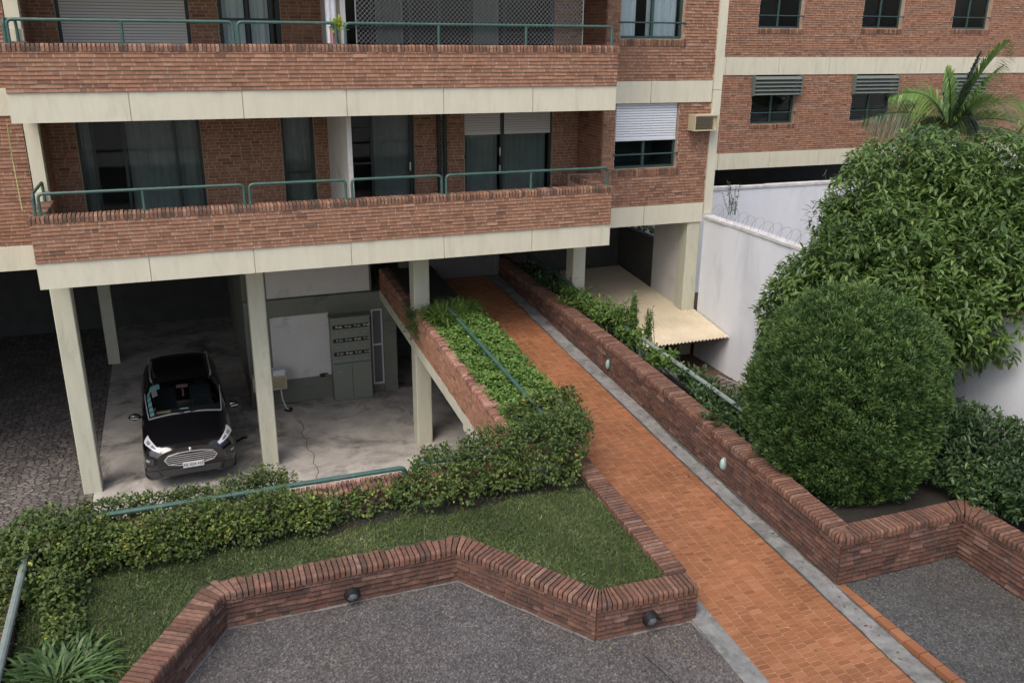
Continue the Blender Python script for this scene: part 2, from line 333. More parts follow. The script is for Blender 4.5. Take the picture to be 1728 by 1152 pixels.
def coping(path, side, w=.3, bw=.066, h=.105, over=.03, mb=None, fan=.35, rnd=.03):
    """bricks on edge along a 3D path of the wall's outer top edge; side=+1: wall body left of the path"""
    mb = mb or MB(); pts = [Vector(p) for p in path]; n = len(pts)
    nrm = []
    for i in range(n-1):
        d = pts[i+1]-pts[i]; d.z = 0; d.normalize(); nrm.append(Vector((-d.y, d.x, 0))*side)
    def off(i, dist):
        if i == 0: return pts[0]+nrm[0]*dist
        if i == n-1: return pts[-1]+nrm[-1]*dist
        a, b = nrm[i-1], nrm[i]; m = (a+b).normalized(); return pts[i]+m*(dist/max(m.dot(a), .3))
    for i in range(n-1):
        o0, o1 = off(i, -over), off(i+1, -over); i0, i1 = off(i, w-over), off(i+1, w-over)
        d = (pts[i+1]-pts[i]); Ln = d.length; d.normalize()
        e0 = (i0-o0).dot(d); e1 = (i1-o1).dot(d); Lo = (o1-o0).length
        k = max(1, round(Lo/bw))
        def inner(s):     # s along outer edge
            x = 0.
            ff = min(fan, Lo*.45)
            if s < ff: x += e0*(1-s/ff)
            if s > Lo-ff: x += e1*(1-(Lo-s)/ff)
            return o0+d*(s+x)+nrm[i]*w
        for q in range(k):
            s0 = Lo*q/k; s1 = Lo*(q+1)/k; g = .0075+random.random()*.003
            jz = random.uniform(-.004, .004); jo = random.uniform(-.006, .006)
            A, B_ = o0+d*(s0+g), o0+d*(s1-g); Ai, Bi = inner(s0)+d*g, inner(s1)-d*g
            if (Bi-Ai).dot(d) < .012: mid = (Ai+Bi)/2; Ai = mid-d*.006; Bi = mid+d*.006
            N_ = nrm[i]; zz = Vector((0, 0, 1)); c = rnd
            prof = []
            for (X, Y) in ((A, Ai), (B_, Bi)):
                w_ = (Y-X).normalized()
                prof.append([X-N_*jo+zz*jz, X-N_*jo+zz*(h-c*1.1+jz), X-N_*jo+w_*c*.35+zz*(h-c*.3+jz), X-N_*jo+w_*c+zz*(h+jz), Y-w_*.012+zz*(h+jz+random.uniform(-.003, .003)), Y+zz*(h-.012+jz), Y+zz*jz])
            m_ = len(prof[0]); vs = prof[0]+prof[1]
            fs = [(a, (a+1) % m_, m_+(a+1) % m_, m_+a) for a in range(m_)]+[tuple(range(m_-1, -1, -1)), tuple(range(m_, 2*m_))]
            if side < 0: fs = [tuple(reversed(f)) for f in fs]
            mb.add(vs, fs, 0)
        # mortar bed under and between the bricks
        zz = Vector((0, 0, 1)); ins = .04
        p = [o0+nrm[i]*ins-zz*.002, o1+nrm[i]*ins-zz*.002, i1-nrm[i]*ins-zz*.002, i0-nrm[i]*ins-zz*.002]
        p2 = [v+zz*(h-.04) for v in p]
        pp = p+p2
        if side < 0: pp = [pp[3], pp[2], pp[1], pp[0], pp[7], pp[6], pp[5], pp[4]]
        mb.hexa(pp, 1)
    return mb

# ------------------------------------------------------------------ foliage helpers (numpy)
def norm(a): return a/np.maximum(np.linalg.norm(a, axis=-1, keepdims=True), 1e-9)
def leaves(P, D, U, L, Wd, droop=.15, fold=.1):
    """P base, D direction, U approx leaf normal; pointed oval, 7 verts / 6 tris each"""
    P = np.asarray(P); n = len(P); D = norm(D); Sx = norm(np.cross(D, U)); U = norm(np.cross(Sx, D)); L = np.broadcast_to(L, n)[:, None]; Wd = np.broadcast_to(Wd, n)[:, None]
    m = P+D*L*.5-U*L*.02; t = P+D*L-U*L*droop
    l1 = P+D*L*.3+Sx*Wd*.46+U*Wd*fold; r1 = P+D*L*.3-Sx*Wd*.46+U*Wd*fold; l2 = P+D*L*.64+Sx*Wd*.42+U*Wd*fold-U*L*droop*.3; r2 = P+D*L*.64-Sx*Wd*.42+U*Wd*fold-U*L*droop*.3
    v = np.stack([P, l1, r1, m, l2, r2, t], 1).reshape(-1, 3); b = np.arange(n)[:, None]*7
    f = np.concatenate([b+[[0, 2, 3]], b+[[0, 3, 1]], b+[[3, 2, 5]], b+[[3, 4, 1]], b+[[3, 5, 6]], b+[[3, 6, 4]]], 1).reshape(-1, 3)
    return v, f, 6
def blades(P, D, Sx, L, Wd, bend=None):
    """thin triangles with a kink: 4 verts / 2 faces"""
    n = len(P); L = np.broadcast_to(L, n)[:, None]; Wd = np.broadcast_to(Wd, n)[:, None]
    bend = np.zeros_like(P) if bend is None else bend
    a = P-Sx*Wd*.5; b = P+Sx*Wd*.5; t = P+D*L+bend*L; m = P+D*L*.55+Sx*Wd*.45
    v = np.stack([a, b, m, t], 1).reshape(-1, 3); k = np.arange(n)[:, None]*4
    f = np.concatenate([k+[[0, 1, 2]], k+[[0, 2, 3]]], 1).reshape(-1, 3)
    return v, f, 2
def straps(P, D, L, Wd, droop, seg=6, up=None):
    """arching strap leaves, tapering; returns quads"""
    n = len(P); D = norm(D); L = np.broadcast_to(L, n); Wd = np.broadcast_to(Wd, n); droop = np.broadcast_to(droop, n)
    Z = np.array([0, 0, 1.]); Sx = norm(np.cross(D, np.broadcast_to(Z, D.shape))+rng.normal(0, .05, D.shape))
    vs = []
    for i in range(seg+1):
        t = i/seg; c = P+D*(L*t)[:, None]-Z*(droop*L*t*t)[:, None]; w = (Wd*(1-.9*t**2.2)*(.55+.45*min(1, t*4)))[:, None]*.5
        vs += [c-Sx*w, c+Sx*w]
    v = np.stack(vs, 1).reshape(-1, 3); k = np.arange(n)[:, None]*(2*(seg+1))
    f = np.concatenate([k+[[2*i, 2*i+1, 2*i+3, 2*i+2]] for i in range(seg)], 1).reshape(-1, 4)
    return v, f, seg
def join(parts):
    V = []; F = []; T = []; o = 0
    for (v, f, per), t in parts:
        V.append(v); F += (f+o).tolist(); T.append(np.repeat(t, per)); o += len(v)
    return np.concatenate(V), F, np.concatenate(T)
def rdir(n, zmin=-1.):
    d = norm(rng.normal(0, 1, (n, 3)))
    bad = d[:, 2] < zmin; d[bad, 2] *= -1
    return d
def foliage(name, parts, mat, parent=None, **k):
    v, f, t = join(parts); o = mesh_obj(name, v, f, mat, parent, None, t, recentre=(k.get('kind') != 'structure'))
    return tag(o, **k)
def twig_leaves(centres, outs, per, L, Wd, spread=.9, droop=.2, jit=.02, lvar=.3):
    """rosettes of leaves radiating round twig ends"""
    n = len(centres); c = np.repeat(centres, per, 0); o = np.repeat(outs, per, 0)
    d = norm(o*.55+rng.normal(0, spread*.6, c.shape)); d[:, 2] -= droop; d = norm(d)
    up = norm(o*.4+np.array([0, 0, 1.])+rng.normal(0, .25, c.shape))
    Ls = L*(1+rng.uniform(-lvar, lvar, len(c)))
    return leaves(c+rng.normal(0, jit, c.shape), d, up, Ls, Wd*Ls/L, droop=.12)

# ------------------------------------------------------------------ the apartment building
F = 18.3; BY = 16.68; BW = 19.6
bld = thing('apartment_building', (4.5, 18.3, -9.1), 'red brick apartment block on tall beige pillars with two long railed balconies', 'building')
def band(x0, x1, joints, z0, z1, y, d, mb=None):
    mb = mb or MB(); xs = [x0]+[j for j in joints if x0 < j < x1]+[x1]
    for a, b in zip(xs[:-1], xs[1:]):
        mb.box(a+(.007 if a != x0 else 0), y, z0, b-(.007 if b != x1 else 0), y+.05, z1)
    mb.box(x0, y+.025, z0+.004, x1, y+d, z1-.004)
    return mb
def pipe_rail(name, parent, x0, x1, y, zb, h, posts, r=.027, **k):
    mb = MB(); mb.tube(arc_pts([(x0, y, zb), (x0, y, zb+h), (x1, y, zb+h), (x1, y, zb)], .09), r, 10)
    for p in posts: mb.tube([(p, y, zb), (p, y, zb+h)], r*.95, 10)
    for p in (x0, x1, *posts): mb.lathe((p, y, zb-.003), (0, 0, 1), [(r*1.8, 0), (r*1.8, .01)], 12)
    return obj(name, mb, M['green'], parent, smooth=False, **k)

XL, XR = -2.45, 8.51
def balcony(z0, z1, zt, joints):
    """slab from z0 to z1, brick parapet up to zt with coping"""
    s = band(XL, XR, joints, z0, z1, BY, F-BY-.02)
    o = obj('balcony', s, M['beige'], bld)
    hp = zt-.125-z1
    p = brick_wall((XL, BY-.01, z1), (1, 0, 0), (0, -1, 0), XR-XL, hp, th=.2)
    brick_wall((XR-.012, BY+.0, z1), (0, 1, 0), (1, 0, 0), F-BY, hp, th=.2, mb=p)
    brick_wall((XL+.012, BY+.0, z1), (0, 1, 0), (-1, 0, 0), F-BY, hp, th=.2, mb=p)
    obj('parapet', p, [M['brick'], M['mortar']], o)
    c = coping([(XL, F, zt-.125), (XL, BY, zt-.125), (XR, BY, zt-.125), (XR, F, zt-.125)], 1, w=.27, bw=.069, h=.125, over=.03, rnd=.034)
    obj('coping', c, [M['cope'], M['mortar']], o)
    return o
bal1 = balcony(-4.27, -3.81, -3.0, (-.65, 1.16, 2.97, 4.83, 6.72))
bal2 = balcony(-1.46, -.985, -.215, (-.64, 1.2, 3.03, 4.87, 6.69))
ry = BY+.13
for b, zt, secs in ((bal1, -3.0, ((-2.27, 1.09, (-.62,)), (1.19, 2.95, ()), (3.07, 4.84, ()), (4.93, 8.46, (6.73,)))),
                    (bal2, -.215, ((-2.3, 1.15, (-.62,)), (1.23, 2.92, ()), (3.09, 8.42, (4.83, 6.58))))):
    for x0, x1, ps in secs: pipe_rail('railing', b, x0, x1, ry, zt, .36, ps)
    for x in (XL+.1,):
        mb = MB(); mb.tube(arc_pts([(x, BY+.13, zt), (x, BY+.13, zt+.36), (x, F-.1, zt+.36), (x, F-.1, zt)], .09), .027, 10); obj('railing', mb, M['green'], b)
# next balcony up, above the frame
obj('balcony', band(XL, XR, (-.64, 1.2, 3.03, 4.87, 6.69), 1.34, 1.81, BY, F-BY-.02), M['beige'], bld)

# front walls in the plane of the pillars
def wall_part(mb): return obj('wall', mb, [M['brick'], M['mortar']], bld)
w = brick_wall((9.05, F, -3.81), (1, 0, 0), (0, -1, 0), 2.77, 2.35, holes=[(.3, .88, 1.93, 2.4)], th=.25)
brick_wall((XR-.2, F, -3.81), (1, 0, 0), (0, -1, 0), .74, .8, mb=w)
brick_wall((9.05-.013, F, -3.81), (0, 1, 0), (-1, 0, 0), BW-F, 2.35, mb=w, core=False)
w.box(9.05-.012, F+.251, -3.81, 9.3, BW+.1, -1.46, 1); wall_part(w)
w = brick_wall((9.05, F, -.985), (1, 0, 0), (0, -1, 0), 2.77, 3.0, holes=[(.31, .90, 1.9, 2.35)], th=.25)
brick_wall((9.05-.013, F, -.985), (0, 1, 0), (-1, 0, 0), BW-F, 2.3, mb=w, core=False); w.box(9.05-.012, F+.251, -.985, 9.3, BW+.1, 1.34, 1); wall_part(w)
w = brick_wall((-7, F, -3.81), (1, 0, 0), (0, -1, 0), 4.47, 2.35, th=.25); wall_part(w)
w = brick_wall((-7, F, -.985), (1, 0, 0), (0, -1, 0), 4.47, 2.6, th=.25); wall_part(w)
for z0, z1 in ((-4.27, -3.81), (-1.46, -.985)):
    obj('concrete_band', band(XR-.1 if z0 < -4 else 8.6, 11.8, (10.2,), z0, z1, F-.035, .4), M['beige'], bld)
    obj('concrete_band', band(-8, -2.46, (-4.3,), z0, z1, F-.035, .4), M['beige'], bld)
    mb = MB(); mb.box(-14, F+.1, z0+.02, 11.78, 30, z1-.01); obj('floor_slab', mb, M['soffit'], bld)
mb = MB(); mb.box(-2.5, BY+.06, 1.33, 9, 22, 1.8); obj('floor_slab', mb, M['soffit'], bld)
for z0, z1 in ((-3.81, -1.46), (-.985, 1.4)):
    mb = MB(); mb.box(-2.51, F-.02, z0, -2.28, F+.25, z1); mb.box(-2.5, F-.05, z0+.78, -2.26, F, z0+.99); obj('column', mb, M['beige'], bld)
    mb = brick_wall((-2.3, F+.26, z0), (0, 1, 0), (1, 0, 0), BW-F-.26, z1-z0, th=.15); wall_part(mb)
# tall corner pilaster at the right end
mb = MB(); mb.box(11.82, F-.06, -4.08, 12.04, F+.5, -1.2); mb.box(11.82, F-.06, -1.19, 12.04, F+.5, 3); obj('pilaster', mb, M['beige'], bld)
# ground pillars
for x0, x1, zb in ((-2.54, -2.18, -9.1), (1.08, 1.42, -9.1), (4.59, 4.95, -9.1), (8.42, 8.74, -9.1), (11.44, 11.8, -7.7)):
    mb = MB(); c = .018
    pl = [(x0+c, F), (x1-c, F), (x1, F+c), (x1, F+.4-c), (x1-c, F+.4), (x0+c, F+.4), (x0, F+.4-c), (x0, F+c)]
    mb.prism(pl, zb, -4.26); obj('pillar', mb, M['pillar'], bld)
mb = MB(); mb.box(-2.46, 26.35, -9.1, -2.14, 26.7, -4.26); obj('pillar', mb, M['pillar'], bld)

# windows and balcony doors
def frame_mb(x0, x1, z0, z1, y, w=.055, d=.06, mull=(), bars=(), wm=.06):
    mb = MB(); mb.box(x0, y, z0, x0+w, y+d, z1); mb.box(x1-w, y, z0, x1, y+d, z1); mb.box(x0+w, y, z1-w, x1-w, y+d, z1); mb.box(x0+w, y, z0, x1-w, y+d, z0+w)
    for x in mull: mb.box(x-wm/2, y-.004, z0+w, x+wm/2, y+d, z1-w)
    for a, b, z in bars: mb.box(a, y+.003, z-.022, b, y+d-.003, z+.022)
    return mb
def window(parent, x0, x1, z0, z1, y, mull=(), bars=(), frame='frame', room=1.0, curtain=None, cmat='curtain', name='window', w=.055, shutter=None, smat='shutter_w', guard=None, sill=None, kids=None):
    fr = obj(name, frame_mb(x0, x1, z0, z1, y, w, mull=mull, bars=bars), M[frame], parent)
    mb = MB(); mb.box(x0+w*.8, y+.028, z0+w*.8, x1-w*.8, y+.034, z1-w*.8); obj('pane', mb, M['glass'], fr)
    mb = MB(); a, b = y+.07, y+.07+room
    mb.quad((x0, b, z0), (x1, b, z0), (x1, b, z1), (x0, b, z1)); mb.quad((x0, a, z0), (x0, b, z0), (x0, b, z1), (x0, a, z1)); mb.quad((x1, a, z0), (x1, b, z0), (x1, b, z1), (x1, a, z1))
    mb.quad((x0, a, z0), (x1, a, z0), (x1, b, z0), (x0, b, z0)); mb.quad((x0, a, z1), (x1, a, z1), (x1, b, z1), (x0, b, z1)); obj('room_interior', mb, M['room'], fr)
    for (c0, c1) in (curtain or ()):
        mb = MB(); k = max(6, int((c1-c0)/.045)); pts = [(c0+(c1-c0)*i/k, y+.16+(.012 if cmat != 'curtain' else .024)*math.sin(i*1.9)+random.uniform(-.006, .006)) for i in range(k+1)]
        for p, q in zip(pts[:-1], pts[1:]): mb.quad((*p, z0+.03), (*q, z0+.03), (*q, z1-.02), (*p, z1-.02))
        obj('curtain', mb, M[cmat], fr)
    for (s0, s1, sz) in (shutter or ()):
        mb = MB(); z = z1
        while z > sz:
            mb.hexa([(s0, y-.045, z-.052), (s1, y-.045, z-.052), (s1, y-.02, z-.052), (s0, y-.02, z-.052), (s0, y-.03, z-.004), (s1, y-.03, z-.004), (s1, y-.02, z-.004), (s0, y-.02, z-.004)]); z -= .056
        mb.box(s0, y-.05, sz-.05, s1, y-.015, sz); obj('roller_shutter', mb, M[smat], fr)
    if guard:
        mb = MB(); gy, gz = guard; mb.tube([(x0-.03, gy, gz), (x1+.03, gy, gz)], .018, 8); obj('guard_rail', mb, M['frame2'], fr)
    if sill:
        sy, sh, ov = sill; mb = coping([(x0-.02, sy, z0-sh), (x1+.08, sy, z0-sh)], 1, w=.16, bw=.066, h=sh-.01, over=ov, rnd=.02); obj('sill', mb, [M['cope'], M['mortar']], fr)
    if kids: kids(fr)
    return fr
# right-hand windows beside the balconies
window(bld, 9.35, 10.98, -2.93, -1.47, F+.1, mull=(10.15,), frame='frame2', shutter=[(9.4, 10.96, -2.25)], guard=(F-.02, -2.6), sill=(F, .16, .03))
window(bld, 9.36, 10.95, -.085, 1.35, F+.1, mull=(10.2,), frame='frame2', curtain=[(9.42, 9.85), (10.12, 10.9)], guard=(F-.02, .25), sill=(F, .15, .03))
# lower balcony doors
DZ, DT = -3.76, -1.5
def back_wall(z0, holes):
    w = brick_wall((-2.3, BW, z0), (1, 0, 0), (0, -1, 0), 11.35, 2.35, holes=holes, th=.2); wall_part(w)
back_wall(-3.81, [(.5, .04, 2.82, 2.32), (4.43, .04, 5.12, 2.32), (5.86, .04, 7.32, 2.32), (8.49, .04, 10.68, 2.32)])
def dh(kind, *a):
    def f(fr):
        for x, z in a:
            mb = MB(); mb.box(x-.012, BW+.04, z-.09, x+.012, BW+.09, z+.09); obj('handle', mb, M['chrome'], fr)
    return f
window(bld, -1.8, .52, -3.77, -1.49, BW+.09, mull=(-1.52, -.96, .02), curtain=[(-1.74, -1.56), (-.9, .0), (.06, .46)], cmat='dimcurtain', name='balcony_door', w=.07)
window(bld, 2.13, 2.82, -3.77, -1.49, BW+.09, bars=[(2.2, 2.75, -2.88)], curtain=[(2.2, 2.78)], cmat='dimcurtain', name='balcony_door', w=.08)
window(bld, 3.56, 5.02, -3.77, -1.49, BW+.09, mull=(4.08,), bars=[(3.6, 4.05, -2.75), (3.6, 4.05, -2.0)], curtain=[(4.15, 4.98)], cmat='dimcurtain', name='balcony_door', w=.08, kids=dh('d', (4.93, -2.85)))
window(bld, 6.19, 8.38, -3.77, -1.49, BW+.09, mull=(7.13,), shutter=[(6.22, 7.08, -2.15), (7.18, 8.33, -2.15)], smat='shutter_g', curtain=[(6.25, 7.07), (7.2, 8.3)], cmat='dimcurtain', name='balcony_door', w=.06, kids=dh('d', (7.08, -2.6), (7.08, -3.0)))
# upper balcony doors
back_wall(-.985, [(.46, .04, 2.84, 2.32), (3.38, .04, 4.6, 2.32), (5.86, .04, 10.68, 2.32)])
window(bld, -1.84, .54, -.94, 1.33, BW+.09, mull=(-1.0,), shutter=[(-1.77, .47, -.85)], smat='shutter_g', name='balcony_door', w=.07)
window(bld, 1.08, 2.3, -.94, 1.33, BW+.09, mull=(1.65, 2.12), bars=[(1.15, 2.2, .22)], curtain=[(1.16, 1.6), (1.72, 2.08)], name='balcony_door', w=.09)
window(bld, 3.56, 8.38, -.94, 1.33, BW+.09, mull=(4.2, 5.05, 5.7, 6.4, 7.2), bars=[(3.6, 5.0, .1), (7.2, 8.3, .0)], name='balcony_door', w=.08, curtain=[(4.3, 4.9), (6.5, 7.1)], cmat='dimcurtain')
# dividers between the two flats' balconies
for z0, z1 in ((-3.81, -1.47), (-.985, 1.33)):
    mb = MB(); mb.box(3.11, 17.3, z0, 3.2, BW, z1); obj('balcony_divider', mb, M['ceramic'], bld)
    mb = MB()
    if z0 < -3:
        for x in (5.58, 5.72): mb.tube([(x, BW-.05, z0), (x, BW-.05, z1)], .045, 10)
        obj('drain_pipe', mb, M['frame'], bld)
mb = MB(); mb.lathe((5.95, 18.9, -1.475), (0, 0, -1), [(.09, 0), (.09, .03), (.06, .08), (.02, .1)], 14); obj('ceiling_lamp', mb, M['ceramic'], bld)
# diamond safety net over the upper balcony's right half
mb = MB(); x0, x1, z0, z1 = 3.3, 7.8, -.2, 1.34; st = .085; y = ry+.05
def wirequad(a, b, r=.0032):
    a = Vector(a); b = Vector(b); mb.tube([a, b], r, 3, caps=False)
s = -(z1-z0)
while s < x1-x0:
    for sg in (1, -1):
        pa = [s, 0]; pb = [s+(z1-z0), z1-z0]
        if pa[0] < 0: pa = [0, -s]
        if pb[0] > x1-x0: pb = [x1-x0, x1-x0-s]
        if pb[1] > pa[1]:
            if sg == 1: wirequad((x0+pa[0], y, z0+pa[1]), (x0+pb[0], y, z0+pb[1]))
            else: wirequad((x1-pa[0], y+.004, z0+pa[1]), (x1-pb[0], y+.004, z0+pb[1]))
    s += st
for x in (x0, x1): mb.tube([(x, y, z0), (x, y, z1)], .012, 6)
obj('safety_net', mb, M['net'], bld)

# garage interior: side walls, back wall, meter room under the lobby
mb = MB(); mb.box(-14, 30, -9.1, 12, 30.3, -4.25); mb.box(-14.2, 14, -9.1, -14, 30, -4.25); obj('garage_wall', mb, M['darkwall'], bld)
mb = MB(); mb.box(1.15, 21.85, -9.1, 4.95, 24, -6.55); mb.box(1.15, 24, -9.1, 4.55, 29.9, -4.28); mb.box(1.15, 21.83, -8.7, 4.6, 21.86, -8.46)
mb.box(1.15, 21.85, -6.3, 4.36, 24, -4.28); obj('meter_room', mb, M['olive'], bld)
mb = MB(); mb.box(1.15, 21.75, -6.55, 4.97, 24, -6.3); mb.box(4.6, 21.75, -9.1, 4.95, 22.2, -6.55); obj('lobby_slab', mb, M['olive'], bld)
mb = MB(); mb.box(1.73, 21.81, -6.27, 4.3, 21.9, -4.4); obj('wall_panel', mb, M['ceramic'], bld)
mb = MB(); mb.box(1.84, 21.8, -8.45, 3.2, 21.9, -6.79); mb.box(1.75, 21.78, -8.5, 1.84, 21.9, -6.77); mb.box(1.84, 21.79, -6.785, 3.2, 21.88, -6.76); obj('wall_panel', mb, M['ceramic'], bld)
mb = MB(); mb.tube([(1.3, 21.7, -9.1), (1.3, 21.7, -4.3)], .05, 10); obj('drain_pipe', mb, plain('rust_brown_pipe', (.12, .06, .04), .7), bld)
mb = frame_mb(4.3, 4.59, -8.86, -6.79, 21.78, .035, .06, bars=[(4.33, 4.56, -7.76)]); o = obj('window', mb, M['plate'], bld)
mb = MB(); mb.box(4.33, 21.81, -8.83, 4.56, 21.82, -6.82); obj('pane', mb, plain('dim_pane', (.12, .125, .12), .3), o)
mb = MB(); mb.box(4.32, 21.8, -8.9, 4.62, 21.84, -8.862); obj('sill', mb, M['tan'], o)

# ------------------------------------------------------------------ the wing behind the white wall
wing = thing('apartment_wing', (22, 24, -9.1), 'brick wing behind the palm with small dark green windows and two cream bands', 'building')
GY = 24.
hu = lambda x0, x1, z0, z1, b: (x0-15.2, z0-b, x1-15.2, z1-b)
w = brick_wall((15.2, GY, -3.5), (1, 0, 0), (0, -1, 0), 14.3, 2.36, holes=[hu(a, a+1.68, -2.64, -1.0, -3.5) for a in (16.95, 20.8, 24.6)], th=.3); obj('wall', w, [M['brick'], M['mortar']], wing)
w = brick_wall((15.2, GY, -.62), (1, 0, 0), (0, -1, 0), 14.3, 2.5, holes=[hu(a, a+1.62, z, 1.7, -.62) for a, z in ((16.93, .22), (20.82, .25), (24.52, .27))], th=.3); obj('wall', w, [M['brick'], M['mortar']], wing)
for z0, z1 in ((-4.0, -3.5), (-1.14, -.62)): obj('concrete_band', band(13, 29.5, (15.9, 17.82, 19.74, 21.6, 23.45, 25.3, 27.1), z0, z1, GY-.03, .5), M['beige'], wing)
for a in (16.95, 20.8, 24.6):
    def lou(fr, a=a):
        mb = MB()
        for i in range(5):
            z = -1.2-i*.115; mb.hexa([(a-.02, GY-.16, z-.075), (a+1.72, GY-.16, z-.075), (a+1.72, GY-.145, z-.085), (a-.02, GY-.145, z-.085), (a-.02, GY-.07, z+.01), (a+1.72, GY-.07, z+.01), (a+1.72, GY-.055, z), (a-.02, GY-.055, z)])
        mb.box(a-.05, GY-.16, -1.76, a-.02, GY+.06, -1.15); mb.box(a+1.72, GY-.16, -1.76, a+1.75, GY+.06, -1.15)
        obj('louvre', mb, plain('grey_green_louvre', (.13, .15, .13), .55), fr)
    window(wing, a+.02, a+1.66, -2.63, -1.2, GY+.14, mull=(a+.84,), frame='frame2', guard=(GY-.02, -2.28), sill=(GY, .13, .03), kids=lou)
for a, z in ((16.93, .22), (20.82, .25), (24.52, .27)):
    window(wing, a+.02, a+1.6, z, 1.7, GY+.14, mull=(a+.8,), frame='frame2', guard=(GY-.02, z+.36), sill=(GY, .15, .03))
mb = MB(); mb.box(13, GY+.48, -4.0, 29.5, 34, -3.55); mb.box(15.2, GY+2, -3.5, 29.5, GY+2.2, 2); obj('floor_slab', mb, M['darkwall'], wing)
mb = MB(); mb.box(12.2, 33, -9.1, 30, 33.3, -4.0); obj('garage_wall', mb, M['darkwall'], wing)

# ------------------------------------------------------------------ ground, ramp, terraces
def wz(y):      # walkway height along the ramp
    ys = [-5, 3, 6.15, 8.3, 11.36, 18.65, 21.2, 35]; zs = [-7.66, -7.2, -7.02, -6.89, -6.70, -6.2, -6.03, -6.03]
    return float(np.interp(y, ys, zs))
def sheet(name, x0, x1, y0, y1, z, mat):
    mb = MB(); mb.quad((x0, y0, z), (x1, y0, z), (x1, y1, z), (x0, y1, z)); return obj(name, mb, mat, kind='structure')
sheet('ground', -900, 900, -900, 900, -9.13, M['concrete'])
sheet('garage_floor', -2.35, 8.5, 11.45, 30, -9.1, M['concrete'])
sheet('cobblestone_drive', -14, -2.36, 5, 30, -9.096, M['cobble'])
mb = MB(); pts = [(2.15+.05*math.sin(i*1.9)+.03*math.sin(i*.7+1), 16.0+i*.24) for i in range(20)]
for a, b in zip(pts[:-1], pts[1:]): mb.quad((a[0], a[1], -9.096), (a[0]+.016, a[1], -9.096), (b[0]+.016, b[1], -9.096), (b[0], b[1], -9.096))
mb.quad((-2.3, 20.6, -9.096), (1.1, 20.6, -9.096), (1.1, 20.62, -9.096), (-2.3, 20.62, -9.096)); obj('floor_crack', mb, surf('crack_dirt', (.07, .065, .04), (.12, .11, .07), 8, .95), kind='structure')
TZ = -6.95
zig = [(-2.6, 5.58), (-.036, 9.757), (2.93, 9.757), (4.134, 7.985), (5.49, 7.935)]
mb = MB(); mb.prism([(-12, -4), (5.42, -4), (5.42, 7.95), (4.134, 8.1), (2.93, 9.9), (-.036, 9.9), (-2.7, 5.7), (-12, 5.7)], -9.1, TZ); obj('terrace', mb, M['agg'], kind='structure')
mb = MB()
for (a, b) in (((4.55, 7.6), (4.63, 7.2)), ((4.63, 7.2), (4.7, 6.6)), ((4.7, 6.6), (4.78, 5.8)), ((4.78, 5.8), (4.9, 4.5))):
    mb.quad((a[0], a[1], TZ+.003), (b[0], b[1], TZ+.003), (b[0]+.014, b[1], TZ+.003), (a[0]+.014, a[1], TZ+.003))
obj('terrace_crack', mb, M['soil'], kind='structure')
mb = MB()       # pale cement fillet where the terrace meets the lawn wall
for a, b in zip(zig[:-1], zig[1:]):
    a = Vector((*a, 0)); b = Vector((*b, 0)); d = (b-a).normalized(); n_ = Vector((d.y, -d.x, 0)); k = 14
    for i in range(k):
        p = a+(b-a)*(i/k); q = a+(b-a)*((i+1)/k); r1 = random.uniform(.02, .05)
        mb.quad(p+n_*(.012)+Vector((0, 0, TZ+.03)), p+n_*r1+Vector((0, 0, TZ+.005)), q+n_*r1+Vector((0, 0, TZ+.005)), q+n_*.012+Vector((0, 0, TZ+.03)))
obj('cement_fillet', mb, surf('dirty_cement', (.1, .092, .085), (.2, .185, .17), 9, .9, 60, .4, stain=(.06, .055, .05), sscale=3), kind='structure')
mb = MB(); mb.prism([(7.66, -4), (14, -4), (14, 6.6), (9.8, 6.6), (9.8, 7.95), (7.66, 7.95)], -9.1, -6.93); obj('terrace', mb, M['agg2'], kind='structure')
# walkway: sloping slab, joint bed, tiles, gutter strips
Ys = [-4, 3, 6.15, 8.3, 11.36, 18.65, 21.2, 27]
mb = MB()
for a, b in zip(Ys[:-1], Ys[1:]):
    za, zb = wz(a)-.02, wz(b)-.02
    mb.hexa([(4.62, a, za-.45), (8.6, a, za-.45), (8.6, b, zb-.45), (4.62, b, zb-.45), (4.62 if a > 11 else 5.46, a, za), (8.6 if a > 9 else 7.66, a, za), (8.6 if a > 9 else 7.66, b, zb), (4.62 if a > 11 else 5.46, b, zb)])
obj('walkway_slab', mb, M['strip'], kind='structure')
mb = MB()
for a, b in zip(Ys[:-1], Ys[1:]): mb.quad((5.72, a, wz(a)+.004), (7.31, a, wz(a)+.004), (7.31, b, wz(b)+.004), (5.72, b, wz(b)+.004), 1)
tw, tl = .159, .076; cx = 0; x = 5.72
while x < 7.3:
    x1 = min(x+tw, 7.31); y = 3.0+(.5*tl if cx % 2 else 0)+random.uniform(-.006, .006)
    while y < 23:
        g = .0046; h = .008; ja, jb = random.uniform(-.0028, .0028), random.uniform(-.0028, .0028); y1 = y+tl
        P = lambda X, Y, d: (X, Y, wz(Y)+h+d)
        q = [P(x+g, y+g, ja+jb), P(x1-g, y+g, -ja+jb), P(x1-g, y1-g, -ja-jb), P(x+g, y1-g, ja-jb)]
        lo = [(a, b_, c-.009) for a, b_, c in q]
        mb.add(lo+q, [(4, 5, 6, 7), (0, 1, 5, 4), (1, 2, 6, 5), (2, 3, 7, 6), (3, 0, 4, 7)], 0); y = y1
    x = x1; cx += 1
obj('walkway', mb, [M['terra'], M['joint']], kind='structure')
mb = MB()
for x0, x1 in ((5.43, 5.715), (7.315, 7.66)):
    for a, b in zip(Ys[:-1], Ys[1:]): mb.quad((x0, a, wz(a)+.006), (x1, a, wz(a)+.006), (x1, b, wz(b)+.006), (x0, b, wz(b)+.006))
obj('gutter_strip', mb, M['strip'], kind='structure')
mb = MB(); y = 3.0      # damp dirt gathered along the foot of the ramp wall and the tile edge
wl = .03; wr = .02
